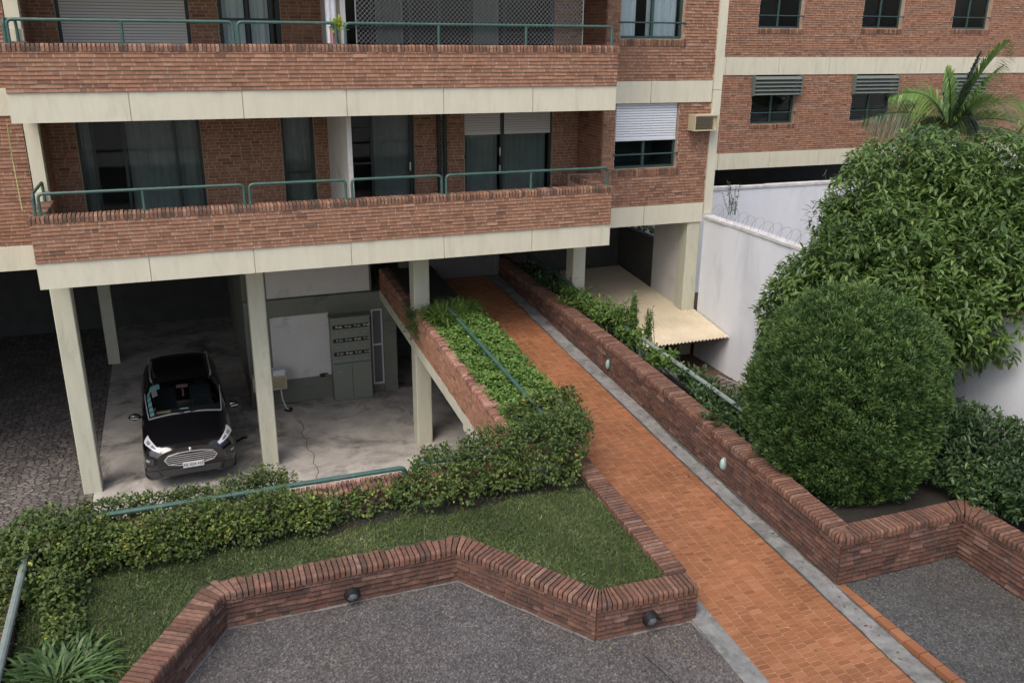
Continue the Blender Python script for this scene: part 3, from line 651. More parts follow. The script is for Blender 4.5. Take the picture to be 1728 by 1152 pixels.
while y < 21:
    y1 = y+.09; w2 = min(max(wl+random.uniform(-.014, .014), .012), .075); r2_ = min(max(wr+random.uniform(-.01, .01), .004), .04)
    e = 7.655 if y > 7.9 else 7.645
    mb.quad((e-wl, y, wz(y)+.0095), (e, y, wz(y)+.0095), (e, y1, wz(y1)+.0095), (e-w2, y1, wz(y1)+.0095)); mb.quad((7.313, y, wz(y)+.0095), (7.313+wr, y, wz(y)+.0095), (7.313+r2_, y1, wz(y1)+.0095), (7.313, y1, wz(y1)+.0095)); y = y1; wl = w2; wr = r2_
obj('gutter_dirt', mb, surf('damp_dirt', (.045, .045, .038), (.09, .088, .075), 14, .95, 60, .5), kind='structure')
mb = MB(); y = 3.0      # terracotta edging tiles beside the right terrace
while y < 7.75:
    g = .006; j = random.uniform(-.004, .004)
    mb.box(7.645+j, y+g, -6.99, 7.77+j, y+.245-g, -6.918+random.uniform(-.003, .003)); y += .245
obj('kerb', mb, [M['terra']], kind='structure')

# ------------------------------------------------------------------ garden walls
Z3 = Vector((0, 0, 1))
lw = thing('planter_wall', (2, 9, -6.95), 'low zigzag brick planter wall with bricks on edge on top, around the front of the lawn', 'planter wall')
mb = MB()
for (a, b) in zip(zig[:-1], zig[1:]):
    a = Vector((*a, TZ-.05)); b = Vector((*b, TZ-.05)); d = (b-a); L_ = d.length; d.normalize(); n_ = Vector((d.y, -d.x, 0))
    brick_wall(a, d, n_, L_, .47, mb=mb, th=.24, prot=1.3)
mb.box(5.25, 7.99, -7.1, 5.50, 12.3, -6.98, 1)
brick_wall((5.5, 7.95, -7.05), (0, 1, 0), (1, 0, 0), 4.4, .52, slope=.062, mb=mb, th=.24, prot=1.3)
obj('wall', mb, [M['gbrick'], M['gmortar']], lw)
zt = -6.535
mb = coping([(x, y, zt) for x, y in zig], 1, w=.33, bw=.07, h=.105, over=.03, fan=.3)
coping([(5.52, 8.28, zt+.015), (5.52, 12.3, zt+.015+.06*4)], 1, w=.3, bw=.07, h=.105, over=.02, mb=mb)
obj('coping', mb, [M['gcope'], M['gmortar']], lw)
# lawn bed
def lz(x, y): return -6.5+.04*(y-8.3)
lawn_poly = [(-2.25, 6.5), (-.3, 9.9), (-.08, 10.0), (3.05, 10.0), (4.3, 8.3), (5.28, 8.25), (5.28, 11.25), (-2.25, 11.25)]
mb = MB(); mb.prism(lawn_poly, -7.4, lz); obj('lawn_bed', mb, M['turf'], kind='structure')
bw_ = thing('brick_wall', (1, 11.2, -6.6), 'brick wall behind the lawn hedge, above the garage', 'garden wall')
mb = brick_wall((-2.5, 11.15, -6.6), (1, 0, 0), (0, -1, 0), 7.0, .42, th=.24)
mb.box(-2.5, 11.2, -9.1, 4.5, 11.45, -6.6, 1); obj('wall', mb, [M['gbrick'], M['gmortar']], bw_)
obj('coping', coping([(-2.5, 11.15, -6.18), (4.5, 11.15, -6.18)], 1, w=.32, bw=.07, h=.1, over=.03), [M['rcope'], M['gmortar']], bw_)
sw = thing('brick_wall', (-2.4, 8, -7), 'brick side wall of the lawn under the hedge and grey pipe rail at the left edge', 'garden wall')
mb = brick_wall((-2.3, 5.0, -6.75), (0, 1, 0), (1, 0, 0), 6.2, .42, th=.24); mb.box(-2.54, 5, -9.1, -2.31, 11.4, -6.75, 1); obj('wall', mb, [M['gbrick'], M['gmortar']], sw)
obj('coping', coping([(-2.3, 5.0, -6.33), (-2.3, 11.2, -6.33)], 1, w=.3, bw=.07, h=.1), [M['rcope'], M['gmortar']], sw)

# left ramp planter: concrete edge beam, brick side, coping
rp = thing('ramp_planter', (4.6, 15, -6.5), 'raised brick planter on a sloping concrete beam, left of the tiled ramp', 'planter')
BX = 4.56
def bz(y): return -6.52-.066*(17.9-y)
mb = MB()
for a, b, dp in ((12.3, 14.6, .34), (14.62, 18.25, .24), (18.25, 21.74, .24)):
    mb.hexa([(BX-.02, a, bz(a)-dp), (4.9, a, bz(a)-dp), (4.9, b, bz(b)-dp), (BX-.02, b, bz(b)-dp), (BX-.02, a, bz(a)), (4.9, a, bz(a)), (4.9, b, bz(b)), (BX-.02, b, bz(b))])
obj('beam', mb, M['pillar'], rp)
def cz(y): return -5.87-.064*(17.8-y)
mb = brick_wall((BX, 18.0, bz(18.0)), (0, -1, 0), (-1, 0, 0), 5.7, cz(18.)-bz(18.), slope=-.066, topslope=-.064, th=.2)
brick_wall((BX, 21.7, bz(21.7)), (0, -1, 0), (-1, 0, 0), 3.7, .5, slope=-.066, th=.2, mb=mb)
brick_wall((4.6, 12.3, bz(12.3)), (1, 0, 0), (0, -1, 0), 1.1, .5, th=.2, mb=mb)
brick_wall((5.92, 12.3, wz(12.3)-.02), (0, 1, 0), (1, 0, 0), 5.7, .47, slope=.066, th=.15, mb=mb)
obj('wall', mb, [M['brick'], M['mortar']], rp)
mb = coping([(BX, 18.0, cz(18.)), (BX, 12.25, cz(12.25))], 1, w=.27, bw=.075, h=.09, over=.02)
coping([(BX, 21.7, bz(21.7)+.5), (BX, 18.3, bz(18.3)+.5)], 1, w=.25, bw=.075, h=.08, over=.02, mb=mb)
obj('coping', mb, [M['rcope'], M['mortar']], rp)
mb = MB()
for a, b in ((12.3, 18.2), (18.2, 21.7)):
    mb.hexa([(4.75, a, bz(a)+.05), (5.8, a, bz(a)+.05), (5.8, b, bz(b)+.05), (4.75, b, bz(b)+.05), (4.75, a, cz(a)+.03), (5.8, a, cz(a)+.03), (5.8, b, cz(b)+.03), (4.75, b, cz(b)+.03)])
obj('planter_soil', mb, M['soil'], kind='structure')

# right ramp wall with its return round the terrace
rw = thing('ramp_wall', (7.8, 12, -7), 'long brick wall stepping round the right of the tiled ramp, topped with bricks on edge', 'garden wall')
def rz(y): return float(np.interp(y, [7.9, 9.9, 12, 14.2, 18.1, 22], [-6.215, -6.06, -5.94, -5.83, -5.72, -5.63]))
mb = MB(); ys = [7.916, 9.9, 12, 14.2, 18.1, 21.6]
for a, b in zip(ys[:-1], ys[1:]):
    sl = (wz(b)-wz(a))/(b-a); brick_wall((7.652, a, wz(a)-.03), (0, 1, 0), (-1, 0, 0), b-a, rz(a)-.1-wz(a)+.03, slope=sl, topslope=(rz(b)-rz(a))/(b-a), mb=mb, th=.24, prot=1.3)
brick_wall((7.652, 7.916, -7.05), (1, 0, 0), (0, -1, 0), 2.1, .735, mb=mb, th=.24, prot=1.3)
brick_wall((9.752, 7.9, -7.05), (0, -1, 0), (-1, 0, 0), 5.0, .735, mb=mb, th=.24, prot=1.3)
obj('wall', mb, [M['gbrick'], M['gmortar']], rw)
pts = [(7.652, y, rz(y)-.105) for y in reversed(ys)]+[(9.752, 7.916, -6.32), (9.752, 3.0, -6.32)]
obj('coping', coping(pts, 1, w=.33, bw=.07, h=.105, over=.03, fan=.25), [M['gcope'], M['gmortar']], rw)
# ground behind it
mb = MB(); mb.prism([(7.9, 8.2), (9.98, 8.2), (9.98, 2), (11.86, 2), (11.86, 12.2), (8.66, 12.2), (8.66, 21.6), (7.9, 21.6)], -9.1, lambda x, y: -6.42 if y < 12.5 else -5.95); obj('garden_bed', mb, M['soil'], kind='structure')
mb = MB(); mb.prism([(8.66, 12.2), (11.86, 12.2), (11.86, 30), (8.66, 30)], -9.1, -7.72); obj('lower_yard', mb, M['brownsoil'], kind='structure')
mb = MB(); mb.prism([(11.86, 2), (40, 2), (40, 33), (11.86, 33)], -9.1, -7.4); obj('neighbour_yard', mb, M['brownsoil'], kind='structure')
mb = MB(); mb.prism([(8.62, 12.0), (8.76, 12.0), (8.76, 21.5), (8.62, 21.5)], -7.72, lambda x, y: -6.36 if y < 14 else -5.97); obj('retaining_wall', mb, M['strip'], label='grey concrete kerb wall behind the weeds, above the lower yard', cat='retaining wall')

# white boundary walls
pw = thing('boundary_wall', (11.95, 10, -7.7), 'white painted boundary wall running from the corner pilaster towards the tree', 'boundary wall')
mb = MB(); mb.box(11.85, 1.5, -8, 12.05, 18.24, -4.17); obj('wall', mb, M['white'], pw)
mb = MB(); y = 1.5
while y < 18.1:
    y1 = min(y+random.uniform(.5, 1.4), 18.24); j = random.uniform(-.012, .012); mb.box(11.82+j, y, -4.17, 12.09+j*1.5, y1, -4.12+random.uniform(0, .018)); y = y1
obj('coping', mb, M['wcope'], pw)
rwall = thing('boundary_wall', (20, 22.4, -8), 'white rear boundary wall under the dark gap of the brick wing', 'boundary wall')
mb = MB(); mb.box(12.0, 22.3, -8.5, 30, 22.5, -4.31); obj('wall', mb, M['white'], rwall)
mb = MB(); x = 12.
while x < 30:
    x1 = x+random.uniform(.6, 1.6); mb.box(x, 22.27, -4.31, x1, 22.53, -4.25+random.uniform(0, .03)); x = x1
obj('coping', mb, M['wcope'], rwall)
def razor(name, a, b, rad, turns, label):
    a = Vector(a); b = Vector(b); d = (b-a); L_ = d.length; d.normalize(); s = d.cross(Z3); mb = MB(); k = turns*14; pts = []
    for i in range(k+1):
        t = i/k; q = 2*math.pi*turns*t; rr = rad*(1+.12*math.sin(i*.7)); pts.append(a+d*(L_*t+rr*.4*math.sin(q*1.0))+s*(rr*.7*math.cos(q))+Z3*(rad+rr*math.sin(q)))
    mb.tube(pts, .0035, 4); return obj(name, mb, M['razor'], label=label, cat='razor wire')
razor('razor_wire', (11.95, 17.9, -4.12), (11.95, 12.5, -4.12), .16, 17, 'thin coil of razor wire along the top of the near white wall')
razor('razor_wire', (18.6, 22.4, -4.24), (22.5, 22.4, -4.24), .17, 7, 'coil of razor wire on the rear white wall in front of the dark gap')

# partition, dark walls and cream roof at the side passage
mb = MB(); mb.box(11.47, 18.72, -7.7, 11.62, 19.95, -4.28); obj('partition_wall', mb, M['ceramic'], label='pale partition wall beside the cream corrugated roof, behind the corner pillar', cat='wall')
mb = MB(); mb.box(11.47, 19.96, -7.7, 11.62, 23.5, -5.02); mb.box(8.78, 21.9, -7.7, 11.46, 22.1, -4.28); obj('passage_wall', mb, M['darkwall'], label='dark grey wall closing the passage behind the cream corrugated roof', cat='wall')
mb = MB(); x0, x1 = 8.8, 11.82; y0, y1 = 16.72, 21.85; k = 32*6
def rfz(y): return float(np.interp(y, [16.7, 18.4, 20.6, 22], [-6.74, -6.5, -6.31, -6.2]))
yy = [16.72, 17.6, 18.4, 19.5, 20.6, 21.85]; xs = [x0+(x1-x0)*i/k for i in range(k+1)]
vs = []; 
for th in (0, .006):
    for y in yy: vs += [(x, y, rfz(y)+-.0+.019*math.sin(2*math.pi*32*(x-x0)/(x1-x0))-th) for x in xs]
n1 = k+1; fs = []; off = n1*len(yy)
for j in range(len(yy)-1):
    for i in range(k): a = j*n1+i; fs.append((a, a+1, a+1+n1, a+n1)); fs.append((off+a, off+a+n1, off+a+1+n1, off+a+1))
for i in range(k): fs.append((i, off+i, off+i+1, i+1))
mb.add(vs, fs)
rf = thing('lean_to_roof', (10.3, 19, -6.7), 'cream corrugated lean-to roof sloping down between the ramp planter and white wall', 'roof')
obj('roof_sheet', mb, M['roof'], rf, smooth=True)
mb = MB(); mb.box(8.9, 17.0, -6.9, 11.8, 17.06, -6.76); mb.box(8.9, 19.0, -6.66, 11.8, 19.06, -6.5); obj('purlin', mb, M['wood'], rf)
# gate at the head of the ramp
gt = thing('metal_gate', (6.2, 21.3, -6.03), 'grey ribbed metal gate in the shade at the top of the ramp', 'gate')
mb = MB(); x = 4.98
while x < 7.6: mb.hexa([(x, 21.3, -6.0), (x+.04, 21.27, -6.0), (x+.07, 21.27, -6.0), (x+.07, 21.34, -6.0), (x, 21.3, -4.4), (x+.04, 21.27, -4.4), (x+.07, 21.27, -4.4), (x+.07, 21.34, -4.4)]); x += .072
obj('panel', mb, M['metalgate'], gt)
mb = MB(); mb.box(4.95, 21.34, -6.03, 7.65, 21.4, -4.28); mb.box(4.95, 21.26, -4.42, 7.65, 21.4, -4.36); obj('gate_frame', mb, M['darkwall'], gt)

# ------------------------------------------------------------------ railings, lights, cabinet and other small things
def rail_thing(pts, posts, label, mat='green', r=.036, rad=.12, drop=None):
    mb = MB(); mb.tube(arc_pts(pts, rad), r, 10)
    t = thing('pipe_railing', tuple(Vector(pts[0])), label, 'railing'); obj('rail', mb, M[mat], t, smooth=False)
    for (x, y, z0, z1) in posts:
        mb = MB(); mb.tube([(x, y, z0), (x, y, z1)], r*.95, 10); mb.lathe((x, y, z0), (0, 0, 1), [(r*2, 0), (r*2, .012)], 12); obj('post', mb, M[mat], t)
    return t
rail_thing([(-1.95, 11.2, -6.1), (-1.95, 11.2, -5.9), (2.6, 11.2, -5.9), (2.6, 11.2, -6.1)], [(.3, 11.2, -6.1, -5.92)], 'green pipe rail along the brick wall behind the lawn hedge')
rail_thing([(2.78, 11.2, -6.1), (2.78, 11.2, -5.88), (4.4, 11.2, -5.86), (4.4, 11.2, -6.1)], [], 'short green pipe rail almost buried in the thick right end of the hedge')
rail_thing([(-2.2, 10.75, -6.24), (-2.2, 10.75, -5.95), (-2.2, 4.6, -6.12), (-2.2, 4.6, -6.3)], [(-2.2, 7.9, -6.24, -6.05)], 'thick grey green pipe rail running out of frame at the lower left', 'greypipe', .045)
rail_thing([(5.15, 18.1, -5.95), (5.15, 18.1, -5.58), (5.15, 11.6, -5.87), (5.15, 11.6, -6.3)], [(5.15, 15.1, -6.1, -5.73)], 'green pipe rail through the leafy planter left of the ramp')
rail_thing([(8.3, 21.2, -5.9), (8.3, 21.0, -5.37), (8.3, 14.85, -5.71), (8.3, 14.85, -6.0)], [(8.3, 18.0, -6.0, -5.55)], 'green pipe rail among the weeds under the balcony, right of the ramp')
rail_thing([(8.3, 14.68, -6.1), (8.3, 14.68, -5.7), (8.3, 10.9, -5.83), (8.3, 10.9, -6.2)], [], 'grey pipe rail sloping through weeds towards the round bush', 'greypipe', .042)

def bulkhead(x, y, z, label):
    t = thing('wall_light', (x, y, z), label, 'wall light', 'round black lights on the lawn wall')
    mb = MB(); mb.lathe((x, y, z), (0, -1, 0), [(.1, 0), (.105, .02), (.1, .035), (.085, .04)], 20); obj('base', mb, M['black'], t)
    mb = MB(); mb.lathe((x, y-.03, z), (0, -1, 0), [(.082, 0), (.075, .03), (.055, .06), (.02, .075)], 18); obj('glass', mb, plain('bulkhead_glass', (.12, .13, .14), .12, 0, .8), t, smooth=True)
    mb = MB(); vs = []; fs = []; k = 12
    for i in range(k+1):
        a = math.pi*i/k-.0; c, s = math.cos(a), math.sin(a)
        vs += [(x+c*.104, y-.03, z+s*.104), (x+c*.1, y-.115, z+s*.085), (x+c*.092, y-.113, z+s*.077), (x+c*.094, y-.03, z+s*.094)]
    for i in range(k):
        for q in range(4): fs.append((i*4+q, i*4+(q+1) % 4, (i+1)*4+(q+1) % 4, (i+1)*4+q))
    mb.add(vs, fs); mb.tube([(x-.05, y-.1, z-.03), (x, y-.118, z-.02), (x+.05, y-.1, z-.03)], .006, 6); obj('hood', mb, M['black'], t)
bulkhead(1.51, 9.735, -6.80, 'round black hooded light on the lawn wall, left of the bend in the middle')
bulkhead(4.83, 7.93, -6.74, 'round black hooded light on the short end of the lawn wall next to the ramp')
def oval(y, z, label, mat, k):
    t = thing('wall_light', (7.63, y, z), label, 'wall light', 'oval lights on the ramp wall')
    mb = MB(); mb.lathe((7.64, y, z), (-1, 0, 0), [(.115, 0), (.12, .015), (.108, .03)], 22, sx=.55); obj('base', mb, M[mat], t)
    mb = MB(); mb.lathe((7.62, y, z), (-1, 0, 0), [(.104, 0), (.096, .026), (.066, .048), (.018, .057)], 20, sx=.52); obj('diffuser', mb, k, t, smooth=True)
pale = surf('oval_lamp_glass', (.28, .42, .37), (.42, .52, .48), 14, .3, 40, .1)
oval(10.62, -6.42, 'oval pale green light on the ramp wall beside the round bush', 'greypipe', pale)
oval(14.73, -6.2, 'oval green light on the ramp wall below the post of the pipe rail', 'green', surf('oval_lamp_glass_dull', (.2, .34, .27), (.3, .42, .35), 14, .4, 40, .1))

cb = thing('meter_cabinet', (3.7, 21.6, -9.1), 'tall grey green meter cabinet with three rows of dials in the garage', 'cabinet')
mb = MB(); mb.box(3.2, 21.45, -9.08, 4.19, 21.8, -6.85); mb.box(3.18, 21.43, -6.85, 4.21, 21.8, -6.82); obj('body', mb, M['cab'], cb)
for r_ in range(3):
    z = -7.06-r_*.36
    mb = MB(); mb.box(3.24, 21.44, z-.06, 4.15, 21.452, z+.04); obj('window_strip', mb, M['black'], cb)
    for c_ in range(4):
        x = 3.34+c_*.235
        mb = MB(); mb.lathe((x, 21.44, z-.0), (0, -1, 0), [(.028, 0), (.028, .015), (.016, .02)], 12); mb.box(x+.05, 21.436, z-.03, x+.14, 21.44, z+.01); obj('dial', mb, M['wire'] if (c_+r_) % 3 else M['acbeige'], cb)
        mb = MB(); mb.box(x-.022, 21.438, z-.205, x+.022, 21.45, z-.16); mb.tube([(x, 21.44, z-.18), (x, 21.42, z-.18)], .012, 8); obj('lock', mb, M['wire'], cb)
mb = MB(); mb.box(3.21, 21.444, -8.06, 4.18, 21.45, -8.045); mb.box(3.685, 21.444, -9.0, 3.692, 21.45, -8.06); obj('door_gap', mb, M['black'], cb)
mb = MB(); mb.box(3.32, 21.43, -8.29, 3.44, 21.45, -8.265); obj('handle', mb, M['wire'], cb)

def grille_box(name, x0, x1, y0, y1, z0, z1, nb, label, cat, mats=('acbeige', 'acdark')):
    t = thing(name, ((x0+x1)/2, (y0+y1)/2, z0), label, cat)
    mb = MB(); e = .03; mb.box(x0, y0, z0, x1, y1, z0+e); mb.box(x0, y0, z1-e, x1, y1, z1); mb.box(x0, y0, z0+e, x0+e, y1, z1-e); mb.box(x1-e, y0, z0+e, x1, y1, z1-e); mb.box(x0+e, y0+.05, z0+e, x1-e, y1, z1-e); obj('casing', mb, M[mats[0]], t)
    mb = MB()
    for i in range(nb):
        z = z0+e+(z1-z0-2*e)*(i+.5)/nb; mb.box(x0+e, y0+.008, z-.008, x1-e-(.0 if cat != 'air conditioner' else .1), y0+.045, z+.006)
    obj('grille', mb, M[mats[1]], t); return t
grille_box('air_conditioner', 11.23, 11.86, F-.3, F+.02, -2.09, -1.73, 9, 'beige window air conditioner with brown grille beside the half lowered white shutter', 'air conditioner')
t = grille_box('condenser_unit', 1.18, 2.0, 21.25, 21.6, -8.48, -8.13, 7, 'slatted beige condenser unit on the olive garage wall, half behind a pillar', 'condenser', ('acbeige', 'acbeige'))
mb = MB(); mb.tube(arc_pts([(1.85, 21.4, -8.48), (1.87, 21.4, -8.8), (1.95, 21.3, -9.05), (2.0, 21.25, -9.08)], .1), .016, 8); obj('drain_hose', mb, M['plate'], t)
mb = MB(); mb.box(1.68, 21.3, -8.13, 1.98, 21.56, -7.99); mb.box(1.7, 21.294, -8.11, 1.96, 21.3, -8.01); obj('junction_box', mb, M['plate'], label='small white box on top of the slatted condenser unit', cat='box')
mb = MB(); mb.tube(arc_pts([(1.9, 21.3, -9.07), (2.0, 21.2, -9.07), (2.08, 21.26, -9.07), (2.04, 21.36, -9.06)], .05), .03, 8); obj('rubber_hose_end', mb, M['black'], label='black rubber lump on the garage floor at the end of the white hose', cat='hose')
mb = MB(); mb.tube([(2.92, 21.76, -8.42), (2.98, 21.74, -8.38), (3.1, 21.75, -8.4)], .02, 8); mb.lathe((2.95, 21.72, -8.44), (0, 0, 1), [(.05, 0), (.05, .05)], 10); obj('tap', mb, M['black'], label='black tap below the pale panel, left of the meter cabinet', cat='tap')
mb = MB(); mb.tube([(-2.53, 16.75, -1.47), (-2.56, 16.9, -2.1), (-2.53, 16.78, -2.9)], .009, 6); obj('cable', mb, plain('yellow_green_cable', (.42, .42, .14), .6), label='yellow green cable hanging between the balcony ends at the far left', cat='cable')
# items on the upper balcony by the divider
t = thing('laundry', (3.02, 16.95, -.98), 'white and pink cloth hanging by the balcony divider on the upper floor', 'laundry')
def cloth(x0, x1, y, z0, z1, m_):
    mb = MB(); k = 8
    for i in range(k):
        a, b = x0+(x1-x0)*i/k, x0+(x1-x0)*(i+1)/k; ya, yb = y+.02*math.sin(i*1.7), y+.02*math.sin((i+1)*1.7)
        mb.hexa([(a, ya, z0), (b, yb, z0), (b, yb+.006, z0), (a, ya+.006, z0), (a, ya, z1), (b, yb, z1), (b, yb+.006, z1), (a, ya+.006, z1)])
    return mb
obj('sheet', cloth(2.84, 3.04, 17.35, -.2, .75, 0), M['curtain'], t); obj('towel', cloth(2.9, 3.02, 17.3, -.6, .05, 0), plain('pink_towel', (.55, .3, .32), .9), t)
# bicycle-like rack lost in the weeds: dark hoop and pale bars
t = thing('wire_rack', (8.55, 12.9, -6.3), 'pale metal rack with thin bars and a dark hoop beside the sloping grey rail', 'rack')
mb = MB()
for i in range(5): mb.tube([(8.5+i*.03, 12.9-i*.14, -5.98), (9.05+i*.03, 13.05-i*.14, -6.0)], .012, 6)
mb.tube([(8.5, 12.9, -5.98), (8.62, 12.34, -5.98)], .012, 6); mb.tube([(9.05, 13.05, -6.0), (9.17, 12.49, -6.0)], .012, 6); obj('bars', mb, plain('dull_metal', (.3, .31, .31), .6, .2), t)
mb = MB(); mb.tube(arc_pts([(8.42, 12.95, -6.45), (8.42, 12.95, -5.98), (8.62, 12.6, -5.95), (8.62, 12.6, -6.45)], .12), .016, 8); obj('hoop', mb, M['black'], t)

# ------------------------------------------------------------------ parked car
CW, CY0, CX0, CS = 9.1, 17.85, -.43, 1.035
car = thing('parked_car', (CX0, CY0+2.1, -9.1), 'black compact SUV with chrome bar grille parked nose out between two pillars in the garage', 'car')
ST = [(0., [(.42, .33), (.58, .36), (.64, .6), (.63, .74), (.54, .84), (.42, .89), (.3, .915), (.15, .93), (0, .935)]),
      (.14, [(.62, .25), (.79, .31), (.835, .6), (.815, .8), (.71, .93), (.55, .985), (.4, 1.005), (.2, 1.015), (0, 1.02)]),
      (.5, [(.7, .24), (.865, .3), (.9, .62), (.885, .86), (.8, .99), (.62, 1.05), (.45, 1.065), (.22, 1.08), (0, 1.085)]),
      (1.0, [(.7, .24), (.87, .3), (.9, .62), (.885, .91), (.82, 1.04), (.64, 1.1), (.45, 1.115), (.22, 1.13), (0, 1.135)]),
      (1.22, [(.7, .24), (.86, .3), (.89, .62), (.885, .93), (.84, 1.06), (.72, 1.115), (.5, 1.15), (.25, 1.172), (0, 1.178)]),
      (2.0, [(.7, .24), (.86, .3), (.885, .62), (.88, .95), (.85, 1.1), (.76, 1.4), (.6, 1.585), (.3, 1.63), (0, 1.64)]),
      (2.5, [(.7, .24), (.86, .3), (.885, .62), (.88, .96), (.85, 1.12), (.765, 1.43), (.61, 1.62), (.3, 1.665), (0, 1.675)]),
      (3.4, [(.7, .24), (.87, .3), (.89, .62), (.885, .98), (.85, 1.14), (.755, 1.43), (.6, 1.605), (.3, 1.65), (0, 1.66)]),
      (3.85, [(.68, .26), (.84, .32), (.86, .64), (.86, .98), (.82, 1.13), (.72, 1.39), (.56, 1.54), (.28, 1.585), (0, 1.595)]),
      (4.05, [(.6, .32), (.76, .37), (.8, .65), (.79, .96), (.75, 1.1), (.64, 1.3), (.5, 1.42), (.25, 1.46), (0, 1.47)])]
_ys = np.array([s[0] for s in ST]); _G = np.array([s[1] for s in ST])
def _pchip(xs, Y, x):
    x = min(max(x, xs[0]), xs[-1]); i = min(max(int(np.searchsorted(xs, x))-1, 0), len(xs)-2); h = xs[i+1]-xs[i]; t = (x-xs[i])/h
    def tang(k):
        if k == 0 or k == len(xs)-1: a = max(k-1, 0); b = min(k+1, len(xs)-1); return (Y[b]-Y[a])/(xs[b]-xs[a])
        d0 = (Y[k]-Y[k-1])/(xs[k]-xs[k-1]); d1 = (Y[k+1]-Y[k])/(xs[k+1]-xs[k]); r_ = np.where(d0*d1 > 0, 2*d0*d1/np.where(np.abs(d0+d1) < 1e-9, 1, d0+d1), 0); return r_
    m0, m1 = tang(i)*h, tang(i+1)*h
    return (2*t**3-3*t*t+1)*Y[i]+(t**3-2*t*t+t)*m0+(-2*t**3+3*t*t)*Y[i+1]+(t**3-t*t)*m1
_js = np.arange(9.)
def SP(y, j):
    g = _pchip(_ys, _G, y); p = _pchip(_js, g, j); return np.array([p[0], y, p[1]])
def SN(y, j):
    a = SP(min(y+.01, 4.05), j)-SP(max(y-.01, 0), j); b = SP(y, min(j+.02, 8))-SP(y, max(j-.02, 0)); n_ = np.cross(a, b); n_ = n_/max(np.linalg.norm(n_), 1e-9)
    c = SP(y, j)-np.array([0, y, .8]); return n_ if n_@c > 0 else -n_
def cw(p):
    a = R(1.5); x, y, z = p[0]*CS, p[1]*CS, p[2]*CS; return (CX0+x*math.cos(a)-(y-2)*math.sin(a), CY0+2+x*math.sin(a)+(y-2)*math.cos(a), z-CW)
def cpatch(fn, nu, nv, sides=(1, -1), skip=None):
    mb = MB()
    for s in sides:
        vs = []
        for i in range(nu+1):
            for k in range(nv+1): p = fn(i/nu, k/nv); vs.append(cw((p[0]*s, p[1], p[2])))
        fs = []
        for i in range(nu):
            for k in range(nv):
                if skip and skip(i, k): continue
                a = i*(nv+1)+k; q = (a, a+1, a+nv+2, a+nv+1); fs.append(q if s < 0 else tuple(reversed(q)))
        mb.add(vs, fs)
    return mb
yl = sorted({*np.round(np.linspace(0, .14, 5), 4), *np.round(np.linspace(.14, 1.24, 20), 4), *np.round(np.linspace(1.24, 1.98, 12), 4), *np.round(np.linspace(1.98, 4.05, 32), 4)}); nj = 48
def bf(u, v): return SP(yl[int(round(u*(len(yl)-1)))], v*8)
mb = cpatch(bf, len(yl)-1, nj, skip=lambda i, k: 1.235 <= yl[i] < 1.975 and k/nj*8 >= 5.1)
for s in (1, -1):
    for yy_, fl in ((0, 1), (4.05, -1)):
        vs = [cw((SP(yy_, j*.25)[0]*s, yy_, SP(yy_, j*.25)[2])) for j in range(33)]+[cw((0, yy_, .33))]; f = tuple(range(len(vs))); mb.add(vs, [f if s*fl > 0 else tuple(reversed(f))])
obj('body', mb, M['paint'], car, smooth=True)
def off(y, j, d): return SP(y, j)+SN(y, j)*d
ws = cpatch(lambda u, v: off(1.225+.76*u, 5.02+2.98*v, .004), 10, 14); wso = obj('windscreen', ws, M['carglass'], car, smooth=True)
mb = MB()
for s in (1, -1): mb.tube([cw((p[0]*s, p[1], p[2])) for p in [off(1.21, 8-.25*k, .008) for k in range(13)]], .014, 6); mb.tube([cw((p[0]*s, p[1], p[2])) for p in [off(1.22+.077*k, 5.0, .006) for k in range(11)]], .012, 6)
obj('window_seal', mb, plain('seal_trim', (.3, .31, .32), .35), wso)
mb = MB()
for s, pts in ((1, [(1.2, 7.6), (1.225, 6.9), (1.25, 6.0), (1.29, 5.5)]), (-1, [(1.2, 7.9), (1.22, 7.2), (1.26, 6.4), (1.3, 5.7)])): mb.tube([cw((p[0]*s, p[1], p[2])) for p in [off(y, j, .02) for y, j in pts]], .011, 6)
obj('wiper', mb, M['black'], car)
gm = plain('dark_side_glass', (.01, .012, .012), .06, 0, .7)
for s in (1, -1): mb = cpatch(lambda u, v: off(1.6+.33*v+1.85*u*(1-.08*v), 4.18+1.55*v, .005), 16, 6, sides=(s,)); obj('side_glass', mb, gm, car, smooth=True)
